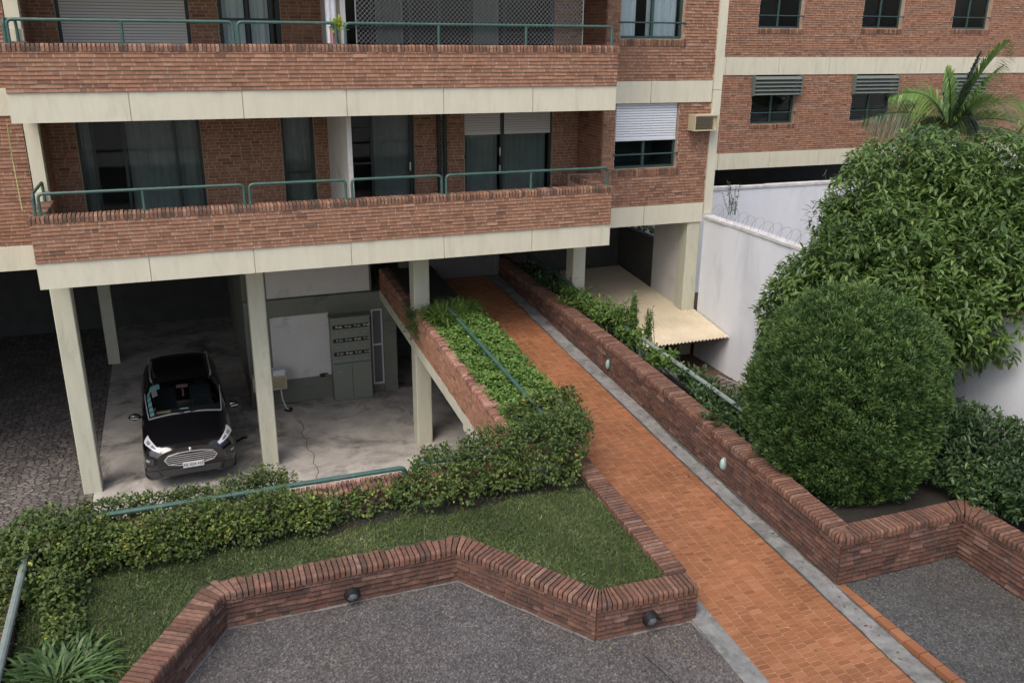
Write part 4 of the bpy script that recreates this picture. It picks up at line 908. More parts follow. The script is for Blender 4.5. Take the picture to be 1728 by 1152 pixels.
for s in (1, -1):
    hl = lambda u, v: (.05+.56*u-.02*v-.1*u*v, 4.62-.3*u-(.52+.4*u*(1-.5*u))*v)
    mb = cpatch(lambda u, v: off(*hl(u, v), .007), 12, 6, sides=(s,)); o = obj('headlight', mb, M['lamp'], car, smooth=True)
    for a0, a1, b0, b1 in ((.12, .34, .3, .72), (.45, .72, .28, .75)):
        mb = cpatch(lambda u, v: off(*hl(a0+(a1-a0)*u, b0+(b1-b0)*v), .012), 4, 3, sides=(s,)); obj('lamp_insert', mb, plain('lamp_bezel', (.16, .165, .17), .3), o, smooth=True)
    mb = cpatch(lambda u, v: off(.035+.17*u, 2.15+.75*v-.2*u, .008), 6, 4, sides=(s,)); o = obj('fog_light', mb, M['cargrey'], car, smooth=True)
    mb = cpatch(lambda u, v: off(.08+.06*u, 2.35+.25*v, .014), 3, 2, sides=(s,)); obj('fog_lens', mb, plain('fog_lens', (.3, .31, .3), .3), o, smooth=True)
    # mirror
    mb = MB(); c_ = Vector((s*1.0, 1.5, 1.1)); vs = []; fs = []; nu, nv = 12, 8
    for i in range(nv+1):
        th = math.pi*i/nv
        for k in range(nu): a = 2*math.pi*k/nu; vs.append(cw((c_.x+.125*math.sin(th)*math.cos(a), c_.y+.07*math.sin(th)*math.sin(a), c_.z+.08*math.cos(th))))
    for i in range(nv):
        for k in range(nu): fs.append((i*nu+k, i*nu+(k+1) % nu, (i+1)*nu+(k+1) % nu, (i+1)*nu+k))
    mb.add(vs, fs); mb.tube([cw((s*.84, 1.52, 1.07)), cw((s*.95, 1.5, 1.08))], .025, 6); o = obj('wing_mirror', mb, M['paint'], car, smooth=True)
    mb = MB(); mb.tube([cw((s*.93, 1.428, 1.085)), cw((s*1.08, 1.435, 1.1))], .012, 6); obj('indicator', mb, M['chrome'], o)
    mb = MB(); mb.tube([cw(p) for p in [(s*.6, 2.05, 1.63), (s*.62, 2.15, 1.685), (s*.62, 3.5, 1.69), (s*.59, 3.62, 1.62)]], .018, 8); obj('roof_rail', mb, M['chrome'], car)
    for yw in (.82, 3.28):
        mb = MB(); mb.lathe(cw((s*.7, yw, .34)), (s, 0, 0), [(.2, 0), (.33, .005), (.345, .04), (.345, .17), (.32, .2), (.22, .205)], 28); o = obj('wheel', mb, M['tyre'], car, smooth=False)
        mb = MB(); mb.lathe(cw((s*.89, yw, .34)), (s, 0, 0), [(.22, 0), (.2, .012), (.06, .02), (.02, .03)], 14); obj('rim', mb, M['cargrey'], o)
mb = cpatch(lambda u, v: off(.0+.62*u, .55+1.05*v*(1-.25*u), .01), 10, 4)
vs = [cw((x, -.012, z)) for x, z in ((-.52, .36), (.52, .36), (.58, .5), (-.58, .5))]; mb.add(vs, [(0, 1, 2, 3)]); obj('bumper', mb, M['cargrey'], car, smooth=False)
gr = MB(); P_ = [(-.5, .7), (-.42, .79), (-.22, .825), (0, .835), (.22, .825), (.42, .79), (.5, .7), (.43, .6), (.24, .56), (0, .55), (-.24, .56), (-.43, .6)]
gr.add([cw((x, -.006, z)) for x, z in P_], [tuple(range(12))]); g_o = obj('grille', gr, M['black'], car)
mb = MB(); mb.tube([cw((x, -.012, z)) for x, z in P_+P_[:1]], .012, 6)
for z, h_ in ((.607, .4), (.648, .445), (.69, .48), (.732, .47), (.774, .42)): mb.tube([cw((-h_, -.014, z)), cw((0, -.022, z+.004)), cw((h_, -.014, z))], .0075, 6)
obj('grille_bar', mb, M['chrome'], g_o)
mb = MB(); vs = [cw((x, y, z)) for y in (-.045, -.02) for x, z in ((-.2+.03, .5), (.2+.03, .5), (.2+.03, .615), (-.2+.03, .615))]
mb.add(vs, [(0, 1, 2, 3), (4, 7, 6, 5), (0, 4, 5, 1), (1, 5, 6, 2), (2, 6, 7, 3), (3, 7, 4, 0)]); pl_o = obj('number_plate', mb, M['plate'], car)
tx = bpy.data.curves.new('plate_text', 'FONT'); tx.body = 'AE 024 HZ'; tx.size = .085; tx.align_x = 'CENTER'; tx.extrude = .001
to = bpy.data.objects.new('plate_text', tx); C.objects.link(to); bpy.context.view_layer.update()
me = bpy.data.meshes.new_from_object(to.evaluated_get(bpy.context.evaluated_depsgraph_get())); bpy.data.objects.remove(to)
for v in me.vertices: v.co = Vector(cw((v.co.x+.03, -.047-v.co.z, .53+v.co.y)))
me.materials.clear(); me.materials.append(M['black']); lo_ = bpy.data.objects.new('lettering', me); C.objects.link(lo_); lo_.parent = pl_o
mb = MB(); mb.lathe(cw((0, .005, .9)), (0, -1, .5), [(.055, 0), (.05, .01), (.02, .014)], 18, sx=.45); obj('badge', mb, M['chrome'], car)
mb = MB(); vs = [cw((x, -.0, z)) for x, z in ((-.235, .868), (-.17, .875), (-.17, .905), (-.235, .9))]; mb.lathe(cw((-.2, .012, .885)), (0, -1, .4), [(.025, 0), (.02, .006)], 8); obj('front_sticker', mb, M['teal'], car)
# interior seen through the windscreen
mb = MB(); pts_ = []
for s in (1,):
    vs = [cw(p) for p in [(-.75, 1.28, 1.06), (.75, 1.28, 1.06), (.78, 1.7, 1.1), (-.78, 1.7, 1.1), (.78, 1.8, .98), (-.78, 1.8, .98), (.78, 1.82, .6), (-.78, 1.82, .6)]]; mb.add(vs, [(0, 1, 2, 3), (3, 2, 4, 5), (5, 4, 6, 7)])
ds = obj('dashboard', mb, M['dash'], car)
mb = MB(); c_ = Vector((.36, 1.86, 1.08)); mb.tube([cw((c_.x+.18*math.cos(a), c_.y+.09*math.sin(a), c_.z+.16*math.sin(a))) for a in np.linspace(0, 2*math.pi, 25)], .016, 8, caps=False); mb.tube([cw((c_.x-.17, c_.y, c_.z)), cw((c_.x+.17, c_.y, c_.z))], .022, 6); obj('steering_wheel', mb, M['black'], car)
for s in (1, -1):
    mb = MB(); prof = [(.0, 2.2, .55), (.0, 2.25, .75), (0, 2.5, 1.3), (0, 2.58, 1.46)]
    for (x0_, x1_, y0_, z0_, y1_, z1_) in ((-.24, .24, 2.3, .6, 2.55, 1.25), (-.12, .12, 2.52, 1.27, 2.58, 1.46), (-.25, .25, 1.95, .5, 2.4, .68)):
        mb.hexa([cw((s*.37+x0_, y0_, z0_)), cw((s*.37+x1_, y0_, z0_)), cw((s*.37+x1_, y0_+.16, z0_)), cw((s*.37+x0_, y0_+.16, z0_)), cw((s*.37+x0_*.9, y1_, z1_)), cw((s*.37+x1_*.9, y1_, z1_)), cw((s*.37+x1_*.9, y1_+.12, z1_)), cw((s*.37+x0_*.9, y1_+.12, z1_))])
    obj('seat', mb, M['seat'], car)
mb = MB(); mb.quad(*[cw(p) for p in ((-.58, 1.42, 1.115), (-.3, 1.42, 1.12), (-.28, 1.56, 1.13), (-.56, 1.56, 1.125))]); obj('dashboard_paper', mb, M['tan'], car)
mb = MB(); mb.quad(*[cw(p) for p in ((-.1, 1.52, 1.13), (.08, 1.52, 1.13), (.08, 1.56, 1.14), (-.1, 1.56, 1.14))]); obj('dashboard_paper', mb, M['plate'], car)
def wpatch(u0, u1, v0, v1, s, m_, name):
    mb = cpatch(lambda u, v: off(1.225+.76*(u0+(u1-u0)*u), 5.02+2.98*(v0+(v1-v0)*v), -.006), 4, 3, sides=(s,)); obj(name, mb, m_, wso)
for k in range(5): wpatch(.1+.155*k, .1+.155*k+.13, .06, .2, -1, M['teal'], 'windscreen_sticker')
wpatch(.78, .97, .2, .5, -1, M['teal'], 'windscreen_sticker'); wpatch(.6, .78, .26, .42, -1, plain('photo_sticker', (.35, .25, .25), .5), 'windscreen_sticker'); wpatch(.9, .96, .1, .2, 1, M['plate'], 'windscreen_sticker')
mb = MB(); mb.tube([cw((0, 1.93, 1.56)), cw((0, 1.92, 1.5))], .008, 6); mb.hexa([cw(p) for p in ((-.12, 1.9, 1.48), (.12, 1.9, 1.48), (.12, 1.93, 1.48), (-.12, 1.93, 1.48), (-.12, 1.91, 1.54), (.12, 1.91, 1.54), (.12, 1.94, 1.54), (-.12, 1.94, 1.54))]); mb.tube([cw((0, 1.88, 1.47)), cw((.01, 1.86, 1.4)), cw((.0, 1.86, 1.3))], .02, 6); obj('rear_view_mirror', mb, plain('mirror_trinket', (.25, .12, .12), .6), car)
mb = MB(); mb.tube([(.62, 19.85, -9.08), (.75, 19.95, -9.07), (.86, 20.0, -9.08)], .03, 6); obj('dark_rag', mb, M['black'], label='small dark rag on the concrete beside the front wheel of the car', cat='rag')

# ------------------------------------------------------------------ plants
def blob_points(blobs, n, zmin=-.3, shell=.35):
    """points in the outer shell of several ellipsoids (centre, radii), not deep inside another one"""
    vol = np.array([b[1][0]*b[1][1]+b[1][1]*b[1][2]+b[1][0]*b[1][2] for b in blobs]); cnt = np.maximum((n*vol/vol.sum()).astype(int), 1)
    Ps, Os = [], []
    for (c, r), k in zip(blobs, cnt):
        d = rdir(int(k), -1); d = d[d[:, 2] > zmin-rng.random(len(d))*.2]; rad = 1-shell*rng.random(len(d))**1.8
        p = np.array(c)+d*np.array(r)*rad[:, None]; keep = np.ones(len(p), bool)
        for (c2, r2) in blobs:
            if c2 is c: continue
            q = (p-np.array(c2))/np.array(r2); keep &= (q**2).sum(1) > .55
        Ps.append(p[keep]); Os.append(norm(d/np.array(r))[keep])
    return np.concatenate(Ps), np.concatenate(Os)
def tint(n, a=2., b=2.): return rng.beta(a, b, n)
def clump_tint(P, scale=1.2, amt=.25, spread=.16):
    """leaf age varies from branch to branch"""
    k = (np.sin(P[:, 0]*scale*3.1+1.3)+np.sin(P[:, 1]*scale*2.7+.4)+np.sin(P[:, 2]*scale*3.7+2.1))/3
    return np.clip(.45+amt*k+rng.normal(0, spread, len(P)), 0, 1)

def trunk(name, pts, rs, parent, limbs=()):
    mb = MB(); mb.tube(pts, rs, 10)
    for lp, lr in limbs: mb.tube(lp, lr, 7)
    return obj(name, mb, M['wood'], parent, smooth=True)
# big broad-leaved tree
tr = thing('broadleaf_tree', (11.0, 11.3, -6.4), 'big spreading tree with drooping glossy leaves in front of the white wall', 'tree')
TB = [((11.7, 11.4, -3.95), (2.0, 1.9, 1.45)), ((10.5, 11.9, -4.5), (1.2, 1.3, 1.1)), ((12.7, 12.4, -2.75), (1.7, 1.6, 1.2)), ((13.5, 11.4, -2.9), (1.7, 1.7, 1.35)), ((11.6, 12.2, -3.5), (1.2, 1.2, 1.0)),
      ((11.1, 10.3, -4.3), (1.1, 1.1, .9)), ((12.3, 9.9, -3.9), (1.5, 1.2, 1.1)), ((10.15, 12.2, -5.2), (.7, .85, .9)), ((13.1, 10.2, -3.4), (1.4, 1.3, 1.2))]
P, O = blob_points(TB, 17500, -.75, .6)
k = ~((P[:, 0] > 11.65) & (P[:, 2] < -4.0)); P, O = P[k], O[k]; lump_ = np.sin(P[:, 0]*3.3+P[:, 2]*2.1)*np.sin(P[:, 1]*3.1-P[:, 2]*2.6+1)+.5*np.sin(P[:, 0]*6.1+2)*np.sin(P[:, 2]*7.3+P[:, 1]*5); k = rng.random(len(P)) < np.clip(.85+.4*lump_, .42, 1); P, O = P[k]+O[k]*(lump_[k]*.12)[:, None], O[k]; O = norm(O+np.array([0, 0, .35]))
V, Fc, T = twig_leaves(P, O, 7, .135, .046, spread=.95, droop=.5, jit=.03), None, None
tl = np.repeat(clump_tint(P, .9, .22, .12), 7); tl = np.clip(tl+rng.normal(0, .13, len(tl)), 0, 1)
dn = rdir(9000); kk = rng.integers(0, len(TB), 9000); tc_ = np.array([b[0] for b in TB]); tr_ = np.array([b[1] for b in TB]); P2 = tc_[kk]+dn*tr_[kk]*(.85*rng.random((9000, 1))**.4)
P2 = P2[~((P2[:, 0] > 11.6) & (P2[:, 2] < -4.0))]; O2 = norm(rng.normal(0, 1, P2.shape)+np.array([0, 0, .3])); tl2 = np.clip(rng.normal(.4, .16, len(P2)*6), 0, 1)
foliage('crown', [(V, tl), (twig_leaves(P2, O2, 6, .14, .05, 1.1, .4, .05), tl2)], M['tree'], tr)
lim = []
for (c, r) in TB:
    lim.append(([(11.05, 11.3, -5.6), (11.05+(c[0]-11.05)*.4, 11.3+(c[1]-11.3)*.4, -5.0+(c[2]+5.0)*.3), c], [.07, .05, .02]))
    for _ in range(4):
        d = rdir(1)[0]; lim.append(([c, tuple(np.array(c)+d*np.array(r)*.5), tuple(np.array(c)+d*np.array(r)*.9)], [.025, .015, .006]))
trunk('trunk', [(11.0, 11.3, -6.5), (11.05, 11.28, -5.9), (11.08, 11.3, -5.0)], [.16, .13, .1], tr, lim)
# clipped conifer
cn = thing('conifer_bush', (9.1, 9.75, -6.4), 'large rounded dark green conifer bush behind the corner of the brick wall', 'bush')
n = 6000; t_ = rng.random(n)**.8; a = rng.random(n)*2*np.pi
z0_, z1_, R0 = -6.42, -3.54, 1.34
rr = np.where(t_ > .42, np.maximum(1-np.abs((t_-.42)/.58)**2.35, 0)**.5, 1-.3*((.42-t_)/.42)**2)
lump = 1+.035*np.sin(3*a+4*t_)+.03*np.sin(7*a-9*t_)+.03*np.sin(5*a+14*t_)
ins = 1-.16*rng.random(n)**1.5
cx_, cy_ = 9.03, 9.72
P = np.stack([cx_+R0*rr*lump*ins*np.cos(a), cy_+R0*rr*lump*ins*np.sin(a), z0_+(z1_-z0_)*t_*(1-(1-ins)*.6)], 1)
nz = np.where(t_ > .38, (t_-.38)/.62, -.2); O = norm(np.stack([np.cos(a)*np.sqrt(np.maximum(1-nz**2, .05)), np.sin(a)*np.sqrt(np.maximum(1-nz**2, .05)), nz], 1))
per = 38; ax = norm(O*.6+np.array([0, 0, .72])+rng.normal(0, .16, P.shape)); Lt = .15+.12*rng.random(n)**2; Lt[rng.random(n) < .045] += .14
c0 = np.repeat(P, per, 0); ad = np.repeat(ax, per, 0); u_ = rng.random(len(c0)); rt = np.repeat(Lt, per)*.3*np.sqrt(np.maximum(1-u_**2, 0.02))*(.35+.65*u_**.3)
rd = norm(np.cross(ad, rdir(len(c0)))); pos = c0+ad*(np.repeat(Lt, per)*(u_-.25))[:, None]+rd*rt[:, None]
d = norm(ad*.9+rd*.75+rng.normal(0, .25, c0.shape)); s_ = norm(np.cross(d, rdir(len(d))))
tt = np.clip(np.repeat(clump_tint(P, 4.3, .22, .17), per)-.14+.32*u_+rng.normal(0, .08, len(c0)), 0, 1)
foliage('crown', [(blades(pos, d, s_, .05+.03*rng.random(len(c0)), .02), tt)], M['bush'], cn)
trunk('trunk', [(9.1, 9.75, -6.5), (9.12, 9.74, -5.6), (9.1, 9.75, -4.4)], [.12, .1, .05], cn, [([(9.1, 9.75, -5.6), (9.1+math.cos(q)*.7, 9.75+math.sin(q)*.7, -5.0)], [.05, .02]) for q in range(6)])

def shrub(name, loc, blobs, n, L, Wd, mat, label, cat, group=None, spread=1., per=5, droop=.1, shell=.6, stems=6, ta=.22):
    t = thing(name, loc, label, cat, group); P, O = blob_points(blobs, n, -.5, shell); O = norm(O+np.array([0, 0, .3]))
    tl = np.clip(np.repeat(clump_tint(P, 2., ta, .12), per)+rng.normal(0, .16, len(P)*per), 0, 1)
    foliage('foliage', [(twig_leaves(P, O, per, L, Wd, spread, droop, .03), tl)], M[mat], t)
    mb = MB()
    for b in blobs:
        for _ in range(max(1, stems//len(blobs)+1)):
            c_ = np.array(b[0]); d_ = rdir(1, 0)[0]; e = c_+d_*np.array(b[1])*.85; g = np.array([c_[0]*.7+loc[0]*.3, c_[1]*.7+loc[1]*.3, loc[2]]); mb.tube([tuple(g), tuple((g+e)/2+rng.normal(0, .04, 3)), tuple(e)], [.014, .01, .005], 5)
    obj('stem', mb, M['wood'], t); return t
def hedge_blobs(x0, x1, y, z, h, wd, step=.33, axis=0):
    out = []; x = x0
    while x < x1:
        r = wd*random.uniform(.75, 1.1); hh = h*random.uniform(.8, 1.15); yy = y+random.uniform(-.1, .1)
        out.append(((x, yy, z+hh*.5) if axis == 0 else (yy, x, z+hh*.5), (random.uniform(.3, .42), r, hh*.55) if axis == 0 else (r, random.uniform(.3, .42), hh*.55))); x += step*random.uniform(.8, 1.2)
    return out
shrub('hedge', (-.3, 10.85, -6.42), hedge_blobs(-1.6, 1.3, 10.78, -6.42, .6, .33)+hedge_blobs(-1.5, -.1, 11.42, -6.15, .4, .12, .42)+hedge_blobs(.25, 1.1, 11.42, -6.15, .5, .13, .4), 5200, .05, .032, 'hedge', 'long straggly yellow specked hedge along the green pipe rail, left of the brick gap', 'hedge', 'hedge shrubs round the lawn', stems=16)
shrub('hedge', (1.75, 11.0, -6.4), hedge_blobs(1.5, 2.4, 11.0, -6.42, .42, .28), 330, .06, .036, 'hedge', 'thin sparse shrub in the gap of the hedge where the brick wall shows', 'hedge', 'hedge shrubs round the lawn', stems=16)
shrub('hedge', (-2.1, 10.6, -6.42), [((-2.0, 10.9, -6.03), (.52, .52, .45)), ((-2.1, 10.5, -6.15), (.42, .42, .36)), ((-1.65, 10.9, -6.1), (.5, .4, .4)), ((-2.45, 10.7, -6.12), (.38, .48, .4)), ((-1.85, 10.1, -6.25), (.3, .35, .25))], 2700, .06, .037, 'hedge', 'leafy yellow flecked corner shrub where the two rails meet at the left', 'hedge', 'hedge shrubs round the lawn', stems=14)
shrub('hedge', (-2.6, 9.4, -6.6), [((-2.65, 9.9, -6.3), (.4, .45, .38)), ((-2.6, 9.3, -6.4), (.36, .4, .34)), ((-1.75, 9.6, -6.38), (.22, .3, .2))], 1300, .056, .034, 'hedge', 'low shrub outside the grey pipe rail at the left edge, above the strap leaves', 'hedge', 'hedge shrubs round the lawn', stems=10)
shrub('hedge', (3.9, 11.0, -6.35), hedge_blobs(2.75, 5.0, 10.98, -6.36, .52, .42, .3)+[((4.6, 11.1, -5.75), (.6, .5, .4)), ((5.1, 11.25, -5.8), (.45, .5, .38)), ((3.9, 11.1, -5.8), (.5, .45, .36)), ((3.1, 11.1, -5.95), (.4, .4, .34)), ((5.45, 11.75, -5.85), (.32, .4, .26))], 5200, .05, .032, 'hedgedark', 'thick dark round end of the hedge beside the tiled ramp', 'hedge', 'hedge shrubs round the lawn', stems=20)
# dark undergrowth at the right
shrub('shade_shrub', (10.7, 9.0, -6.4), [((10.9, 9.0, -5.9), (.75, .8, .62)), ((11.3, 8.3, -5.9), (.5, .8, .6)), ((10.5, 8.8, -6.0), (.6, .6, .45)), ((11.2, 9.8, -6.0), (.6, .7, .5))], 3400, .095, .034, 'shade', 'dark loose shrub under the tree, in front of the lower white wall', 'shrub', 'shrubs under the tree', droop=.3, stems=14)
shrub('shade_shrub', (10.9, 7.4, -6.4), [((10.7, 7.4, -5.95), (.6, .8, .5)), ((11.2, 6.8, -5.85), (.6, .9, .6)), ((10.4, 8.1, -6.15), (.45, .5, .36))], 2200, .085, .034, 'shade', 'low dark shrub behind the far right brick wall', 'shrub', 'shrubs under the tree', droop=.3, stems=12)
shrub('shade_shrub', (12.4, 22.1, -6.5), [((12.4, 21.4, -5.0), (.7, .6, .6))], 260, .1, .05, 'weed', 'bright foliage glimpsed through the gap beyond the passage wall', 'shrub')

# palm
pm = thing('palm_tree', (20.1, 19.2, -7.4), 'feathery palm with arching fronds rising behind the big tree', 'palm')
pc = np.array([20.1, 19.2, -2.45]); view = np.array([.95, -.32, 0]); UPV = np.array([0, 0, 1.])
def frond(dx, dz, dy, L, curl, mat, lw=.5, nm=85, tw=0.):
    """dx sideways in view, dz up, dy towards/away; curl = downward bend"""
    d = norm((view*dx+UPV*dz+np.array([.32, .95, 0])*dy)[None])[0]; pts = []
    for i in range(13):
        s = i/12; pts.append(pc+d*L*s-UPV*curl*L*s*s+view*np.sign(dx)*curl*.35*L*s*s)
    pts = np.array(pts); mb = MB(); mb.tube([tuple(p) for p in pts], [.03*(1-.8*i/12)+.004 for i in range(13)], 6)
    rach = (mb, pts); s = np.linspace(.12, .99, nm); idx = s*12; i0 = np.minimum(idx.astype(int), 11); fr_ = (idx-i0)[:, None]
    p = pts[i0]*(1-fr_)+pts[i0+1]*fr_; tg = norm(pts[i0+1]-pts[i0]); ref = norm(np.array([.33, -.9, .3])[None]+tw*view[None])[0]
    parts = []
    for sg in (1, -1):
        side = norm(np.cross(tg, np.broadcast_to(ref, tg.shape)))*sg; dd = norm(side*.85+tg*.7+ref*.25*(rng.random((nm, 1))))
        ll = lw*(np.sin(np.pi*np.clip(s*.86+.14, 0, 1))**.6)*(1+rng.normal(0, .06, nm))
        parts.append((straps(p, dd, ll*1.45, .032, .35+.2*rng.random(nm), 4), tint(nm, 3, 3)))
    return mb, parts, mat
fr_list = [(-.5, 1.15, -.1, 3.1, .62, 'palm', .6), (-1., .75, -.4, 3.1, .45, 'palmdark', .6), (.36, 1.2, .0, 3.4, .26, 'palm', .6), (.25, 1.3, -.5, 2.7, .25, 'palm', .5), (-.2, 1.2, -.3, 2.5, .28, 'palm', .5), (.5, .9, -.3, 2.6, .55, 'palm', .55),
           (.95, .6, .1, 2.4, .5, 'palm', .55), (.05, 1.2, -.3, 2.5, .12, 'palmdark', .42), (-.7, .5, -.6, 2.0, .5, 'palmdark', .45), (.6, .5, -.8, 2.1, .5, 'palmdark', .5), (0, .8, -.8, 1.9, .5, 'palmdark', .45), (-.3, 1.2, .5, 2.5, .5, 'palm', .5), (.7, 1.1, .4, 2.6, .55, 'palm', .5)]
for a_ in fr_list:
    mb, parts, mt = frond(*a_[:5], a_[5], a_[6]); o = foliage('frond', parts, M[mt], pm); obj('stalk', mb, M['strap'], o)
trunk('trunk', [(20.1, 19.2, -7.5), (20.12, 19.2, -5), (20.1, 19.2, -2.4)], [.17, .15, .13], pm)

# strap-leaved clumps
def strap_clump(name, loc, n, L, Wd, spread, mat, label, cat, group=None, rad=.15, droop=.75):
    a = rng.random(n)*2*np.pi; r = rad*np.sqrt(rng.random(n)); P = np.stack([loc[0]+r*np.cos(a), loc[1]+r*np.sin(a), np.full(n, loc[2])], 1)
    a2 = a+rng.normal(0, .5, n); el = rng.uniform(.15, 1., n)**.7*spread; D = np.stack([np.cos(a2)*el, np.sin(a2)*el, np.ones(n)*.8], 1)
    v, f, t = join([(straps(P, D, L*rng.uniform(.6, 1.15, n), Wd*rng.uniform(.7, 1.2, n), droop*rng.uniform(.6, 1.3, n), 7), tint(n, 2.5, 2.5))])
    o = mesh_obj(name, v, f, M[mat], None, None, t, recentre=True); return tag(o, label, cat, group)
strap_clump('strap_leaf_plant', (-1.75, 8.8, -6.48), 420, .62, .036, 1.15, 'strap', 'biggest clump of arching strap leaves on the lawn beside the grey rail, lower left', 'plant', 'strap leaved clumps', .42, .85)
strap_clump('strap_leaf_plant', (-1.95, 7.9, -6.5), 300, .6, .036, 1.1, 'strap', 'strap leaf clump cut by the bottom edge of the frame under the grey rail', 'plant', 'strap leaved clumps', .35, .85)
strap_clump('strap_leaf_plant', (-2.65, 8.7, -6.6), 80, .6, .045, .9, 'strap', 'strap leaf clump outside the grey rail at the left edge', 'plant', 'strap leaved clumps', .2, .6)
strap_clump('spider_plant', (5.0, 17.35, -5.75), 420, .66, .022, 1.05, 'weed', 'thick grassy tuft hiding the foot of the pillar at the top of the leafy planter', 'plant', 'grassy tufts by the pillar', .32, .5)
strap_clump('spider_plant', (5.45, 17.7, -5.75), 320, .62, .022, 1.05, 'weed', 'grassy tuft behind the end of the green rail, spilling towards the ramp', 'plant', 'grassy tufts by the pillar', .25, .55)
shrub('trailing_plant', (4.58, 18.15, -6.2), [((4.5, 18.1, -6.1), (.16, .35, .4)), ((4.55, 18.6, -5.95), (.16, .3, .25))], 190, .07, .03, 'strap', 'dark trailing plant hanging over the brick side of the ramp planter by the pillar', 'plant', droop=.6)
mb = MB(); xs_ = np.linspace(-2.25, 5.25, 40)
for a, b in zip(xs_[:-1], xs_[1:]): mb.quad((a, 10.64+.06*math.sin(a*3.3)+.04*math.sin(a*8), lz(a, 10.64)+.006), (b, 10.64+.06*math.sin(b*3.3)+.04*math.sin(b*8), lz(b, 10.64)+.006), (b, 11.14, lz(b, 11.14)+.006), (a, 11.14, lz(a, 11.14)+.006))
obj('hedge_bed', mb, M['soil'], kind='structure')
# ground cover in the left planter: leaves beyond counting
n = 13500; y = 12.35+5.7*rng.random(n); x = 4.68+1.34*rng.random(n); nar = (y > 12.3); hump = .10*np.sin(np.clip((x-4.75)/1.2, 0, 1)*np.pi)+.05*np.sin(x*7+y*3.1)*np.sin(y*5.3)
P = np.stack([x, y, -5.87-.064*(17.8-y)+.09+hump+rng.uniform(-.06, .05, n)], 1); D = rdir(n, -.1); D[:, 2] *= .35; D = norm(D); D[:, 1] -= .25
sp = np.where(x > 5.84, 1, 0); P[:, 2] -= sp*.12*rng.random(n)
foliage('ground_cover', [(leaves(P, D, np.array([0, 0, 1.])+rng.normal(0, .3, (n, 3)), .068*rng.uniform(.6, 1.3, n), .058*rng.uniform(.6, 1.3, n), .2), np.clip(clump_tint(P, 2.5, .15, .2), 0, 1))], M['cover'], label='bright green heart leaved ground cover filling the left ramp planter', cat='ground cover', kind='stuff')
shrub('planter_shrub', (5.35, 12.4, -6.2), [((5.3, 12.45, -5.95), (.45, .45, .3)), ((5.75, 12.7, -5.95), (.3, .35, .26)), ((5.0, 12.6, -6.0), (.3, .4, .22))], 420, .08, .05, 'hedge', 'small mixed leaf shrub round the lower end of the green planter rail', 'shrub')
# weeds in the right planter
def weed(loc, h, n, mat, label, L=.12, Wd=.035, sp=.25, tall=0):
    t = thing('weed', loc, label, 'plant', 'weeds in the right ramp planter'); mb = MB(); Ps, Ds = [], []
    for i in range(max(3, n//14)):
        a = rng.random()*6.28; e = np.array(loc)+np.array([math.cos(a)*sp*rng.random(), math.sin(a)*sp*rng.random()*(2.1 if sp > .25 and loc[0] < 8.9 else 1), h*rng.uniform(.6, 1.1)]); b = np.array(loc)+rng.normal(0, .06, 3)*[1, 5 if sp > .25 and loc[0] < 8.9 else 1, 0]; mb.tube([tuple(b), tuple((b+e)/2+rng.normal(0, .02, 3)), tuple(e)], [.008, .006, .003], 5)
        k = 14; s = rng.uniform(.2, 1, k)[:, None]; Ps.append(b+(e-b)*s); d = rdir(k, -.2); Ds.append(d)
    P = np.concatenate(Ps); D = np.concatenate(Ds); foliage('foliage', [(leaves(P, D, np.array([0, 0, 1.])+rng.normal(0, .3, P.shape), L*rng.uniform(.6, 1.3, len(P)), Wd*rng.uniform(.7, 1.3, len(P)), .25), tint(len(P), 2, 2.5))], M[mat], t); obj('stem', mb, M['strap'], t)
wd = [((8.2, 20.2, -5.95), 0.40, 816, 'shade', 'dark low plants in the deep shade at the top of the right planter', .12, .05, .45),
      ((8.15, 18.9, -5.95), 0.46, 884, 'shade', 'shaded clump left of the small pillar in the right planter', .13, .05, .45), ((8.1, 17.5, -5.95), 0.48, 1020, 'weed', 'spreading plant with long leaves directly below the right pillar', .17, .04, .42),
      ((8.2, 16.5, -5.95), 0.48, 1088, 'weed', 'yellowing bushy weed in the middle of the right planter', .12, .05, .45), ((8.35, 15.8, -5.95), 0.57, 1020, 'weed', 'leafy weed uphill of the two tall spikes', .12, .045, .4),
      ((8.45, 15.3, -5.95), 0.95, 442, 'weed', 'tallest single spike weed standing in front of the cream roof', .09, .025, .1), ((8.6, 14.95, -5.95), 0.70, 306, 'weed', 'shorter spike weed next to the tallest one before the cream roof', .08, .025, .08),
      ((8.25, 15.0, -5.95), 0.34, 748, 'weed', 'bright weed at the foot of the green rail post', .1, .045, .3), ((8.25, 13.8, -5.98), 0.29, 816, 'weed', 'low bright weeds downhill of the green post', .1, .05, .35),
      ((8.4, 12.9, -6.1), 0.34, 816, 'shade', 'low weeds around the pale metal rack', .1, .045, .35), ((8.3, 12.0, -6.3), 0.55, 1428, 'shade', 'thick weeds below the lower end of the grey rail', .1, .045, .45), ((8.0, 11.2, -6.42), 0.57, 1428, 'shade', 'dense plants between the ramp wall and the round bush', .1, .045, .4), ((8.7, 11.4, -6.42), 0.69, 1224, 'shade', 'plants hugging the left flank of the round bush', .1, .045, .4)]
for a_ in wd: weed(*a_)
for i, (x, y) in enumerate(((9.6, 14.6), (10.4, 15.3), (11.2, 15.4), (10.9, 14.2), (11.3, 14.6))): weed((x, y, -7.72), .4, 80, 'weed', ['dry weed on the brown soil nearest the bush', 'weed on the bare soil under the roof edge', 'weed at the foot of the white wall below the roof', 'weed in the middle of the brown yard', 'weed on the brown soil beside the white wall, nearest the bush'][i], .1, .04, .3)
weed((14.9, 21.5, -4.9), .9, 150, 'hedge', 'dry twiggy plant poking over the crown in front of the rear white wall', .07, .03, .5)

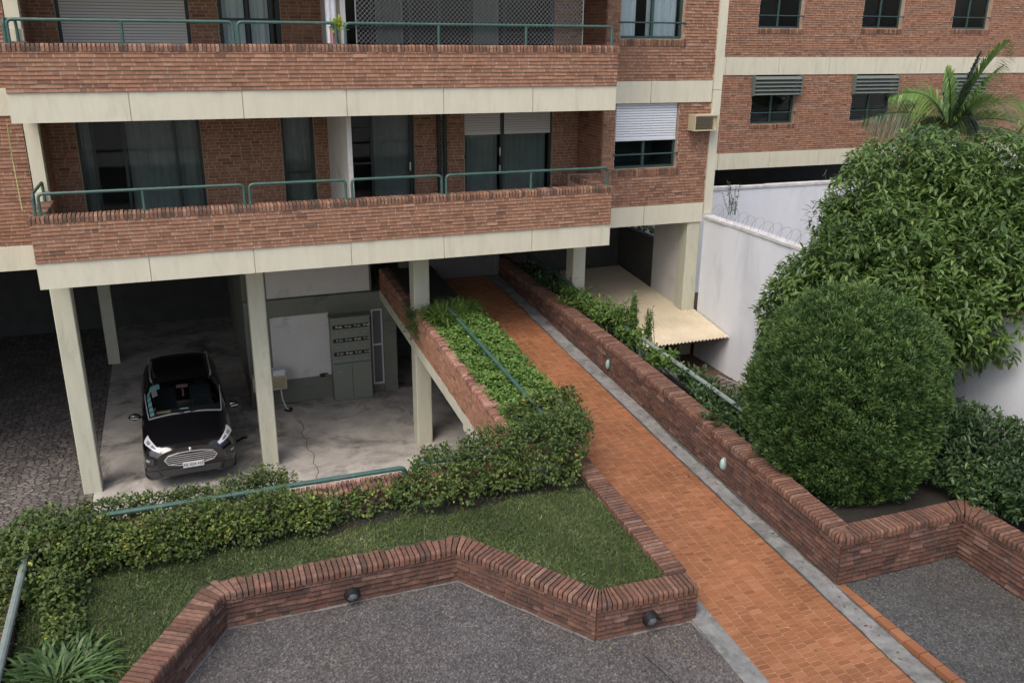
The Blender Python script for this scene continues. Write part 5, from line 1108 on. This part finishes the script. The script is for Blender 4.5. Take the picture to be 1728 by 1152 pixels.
# lawn
n = 175000
x = rng.uniform(-2.25, 5.3, n); y = rng.uniform(6.3, 11.25, n); poly = np.array([(-2.25, 6.4), (-.33, 9.95), (-.05, 10.04), (3.05, 10.04), (4.3, 8.31), (5.29, 8.26), (5.29, 11.25), (-2.25, 11.25)])
ins = np.zeros(n, bool); j = len(poly)-1
for i in range(len(poly)):
    xi, yi = poly[i]; xj, yj = poly[j]; c_ = ((yi > y) != (yj > y)) & (x < (xj-xi)*(y-yi)/(yj-yi+1e-12)+xi); ins ^= c_; j = i
dens = .9+.25*np.sin(x*2.1+.6)*np.sin(y*2.7+1)+.2*np.sin(x*6.3)*np.sin(y*5.1); ins &= rng.random(n) < dens; ins &= ~((y > 10.62+.06*np.sin(x*3.3)+.05*np.sin(x*8)) & (rng.random(n) < .85))
x, y = x[ins], y[ins]; n = len(x); P = np.stack([x, y, -6.5+.04*(y-8.3)], 1); D = norm(rng.normal(0, .75, (n, 3))+np.array([0, 0, 1.])); D[:, 2] = np.abs(D[:, 2]); s_ = norm(np.cross(D, rdir(n)))
tt = np.clip(.42+.2*np.sin(x*1.7+2)*np.sin(y*2.3)+.12*np.sin(x*5+y*3)+rng.normal(0, .2, n), 0, 1)
foliage('lawn', [(blades(P, D, s_, rng.uniform(.03, .075, n), .007, rng.normal(0, .25, (n, 3))*[1, 1, .2]), tt)], M['grass'], label='short green lawn inside the brick planter', cat='lawn', kind='stuff')
M['sprig'] = leafmat('yellow_sprig_leaf', [(0, (.3, .38, .04)), (1, (.55, .6, .1))])
shrub('balcony_plant', (2.98, 16.95, -.2), [((2.98, 16.9, .1), (.09, .07, .1))], 60, .07, .03, 'sprig', 'bright yellow green plant behind the upper rail beside the balcony divider', 'plant', stems=3)
n = 240; x = rng.uniform(3., 9.6, n); y = rng.uniform(5.2, 14, n); ok = ((x > 5.75) & (x < 7.6) & (y < 14)) | ((x < 5.4) & (y < 7.8)) | ((x > 7.85) & (y < 7.7)); x, y = x[ok], y[ok]; edge = rng.random(len(x)) < .5
x = np.where(edge & (x > 5.75) & (x < 7.6), 7.6-.2*rng.random(len(x))**2, x)
zl = np.array([wz(b) for b in y])+.014; zl = np.where((x < 5.4), TZ+.008, zl); zl = np.where(x > 7.7, -6.922, zl)
P = np.stack([x, y, zl], 1); D = rdir(len(P)); D[:, 2] = np.abs(D[:, 2])*.12
M['litter'] = leafmat('fallen_leaf', [(0, (.1, .06, .03)), (.5, (.2, .15, .06)), (1, (.22, .26, .07))], rough=.7)
foliage('leaf_litter', [(leaves(P, D, np.array([0, 0, 1.])+rng.normal(0, .15, P.shape), .055*rng.uniform(.5, 1.2, len(P)), .025, .1), tint(len(P)))], M['litter'], label='fallen leaves scattered over the tiled ramp and grey terraces', cat='leaf litter', kind='stuff')
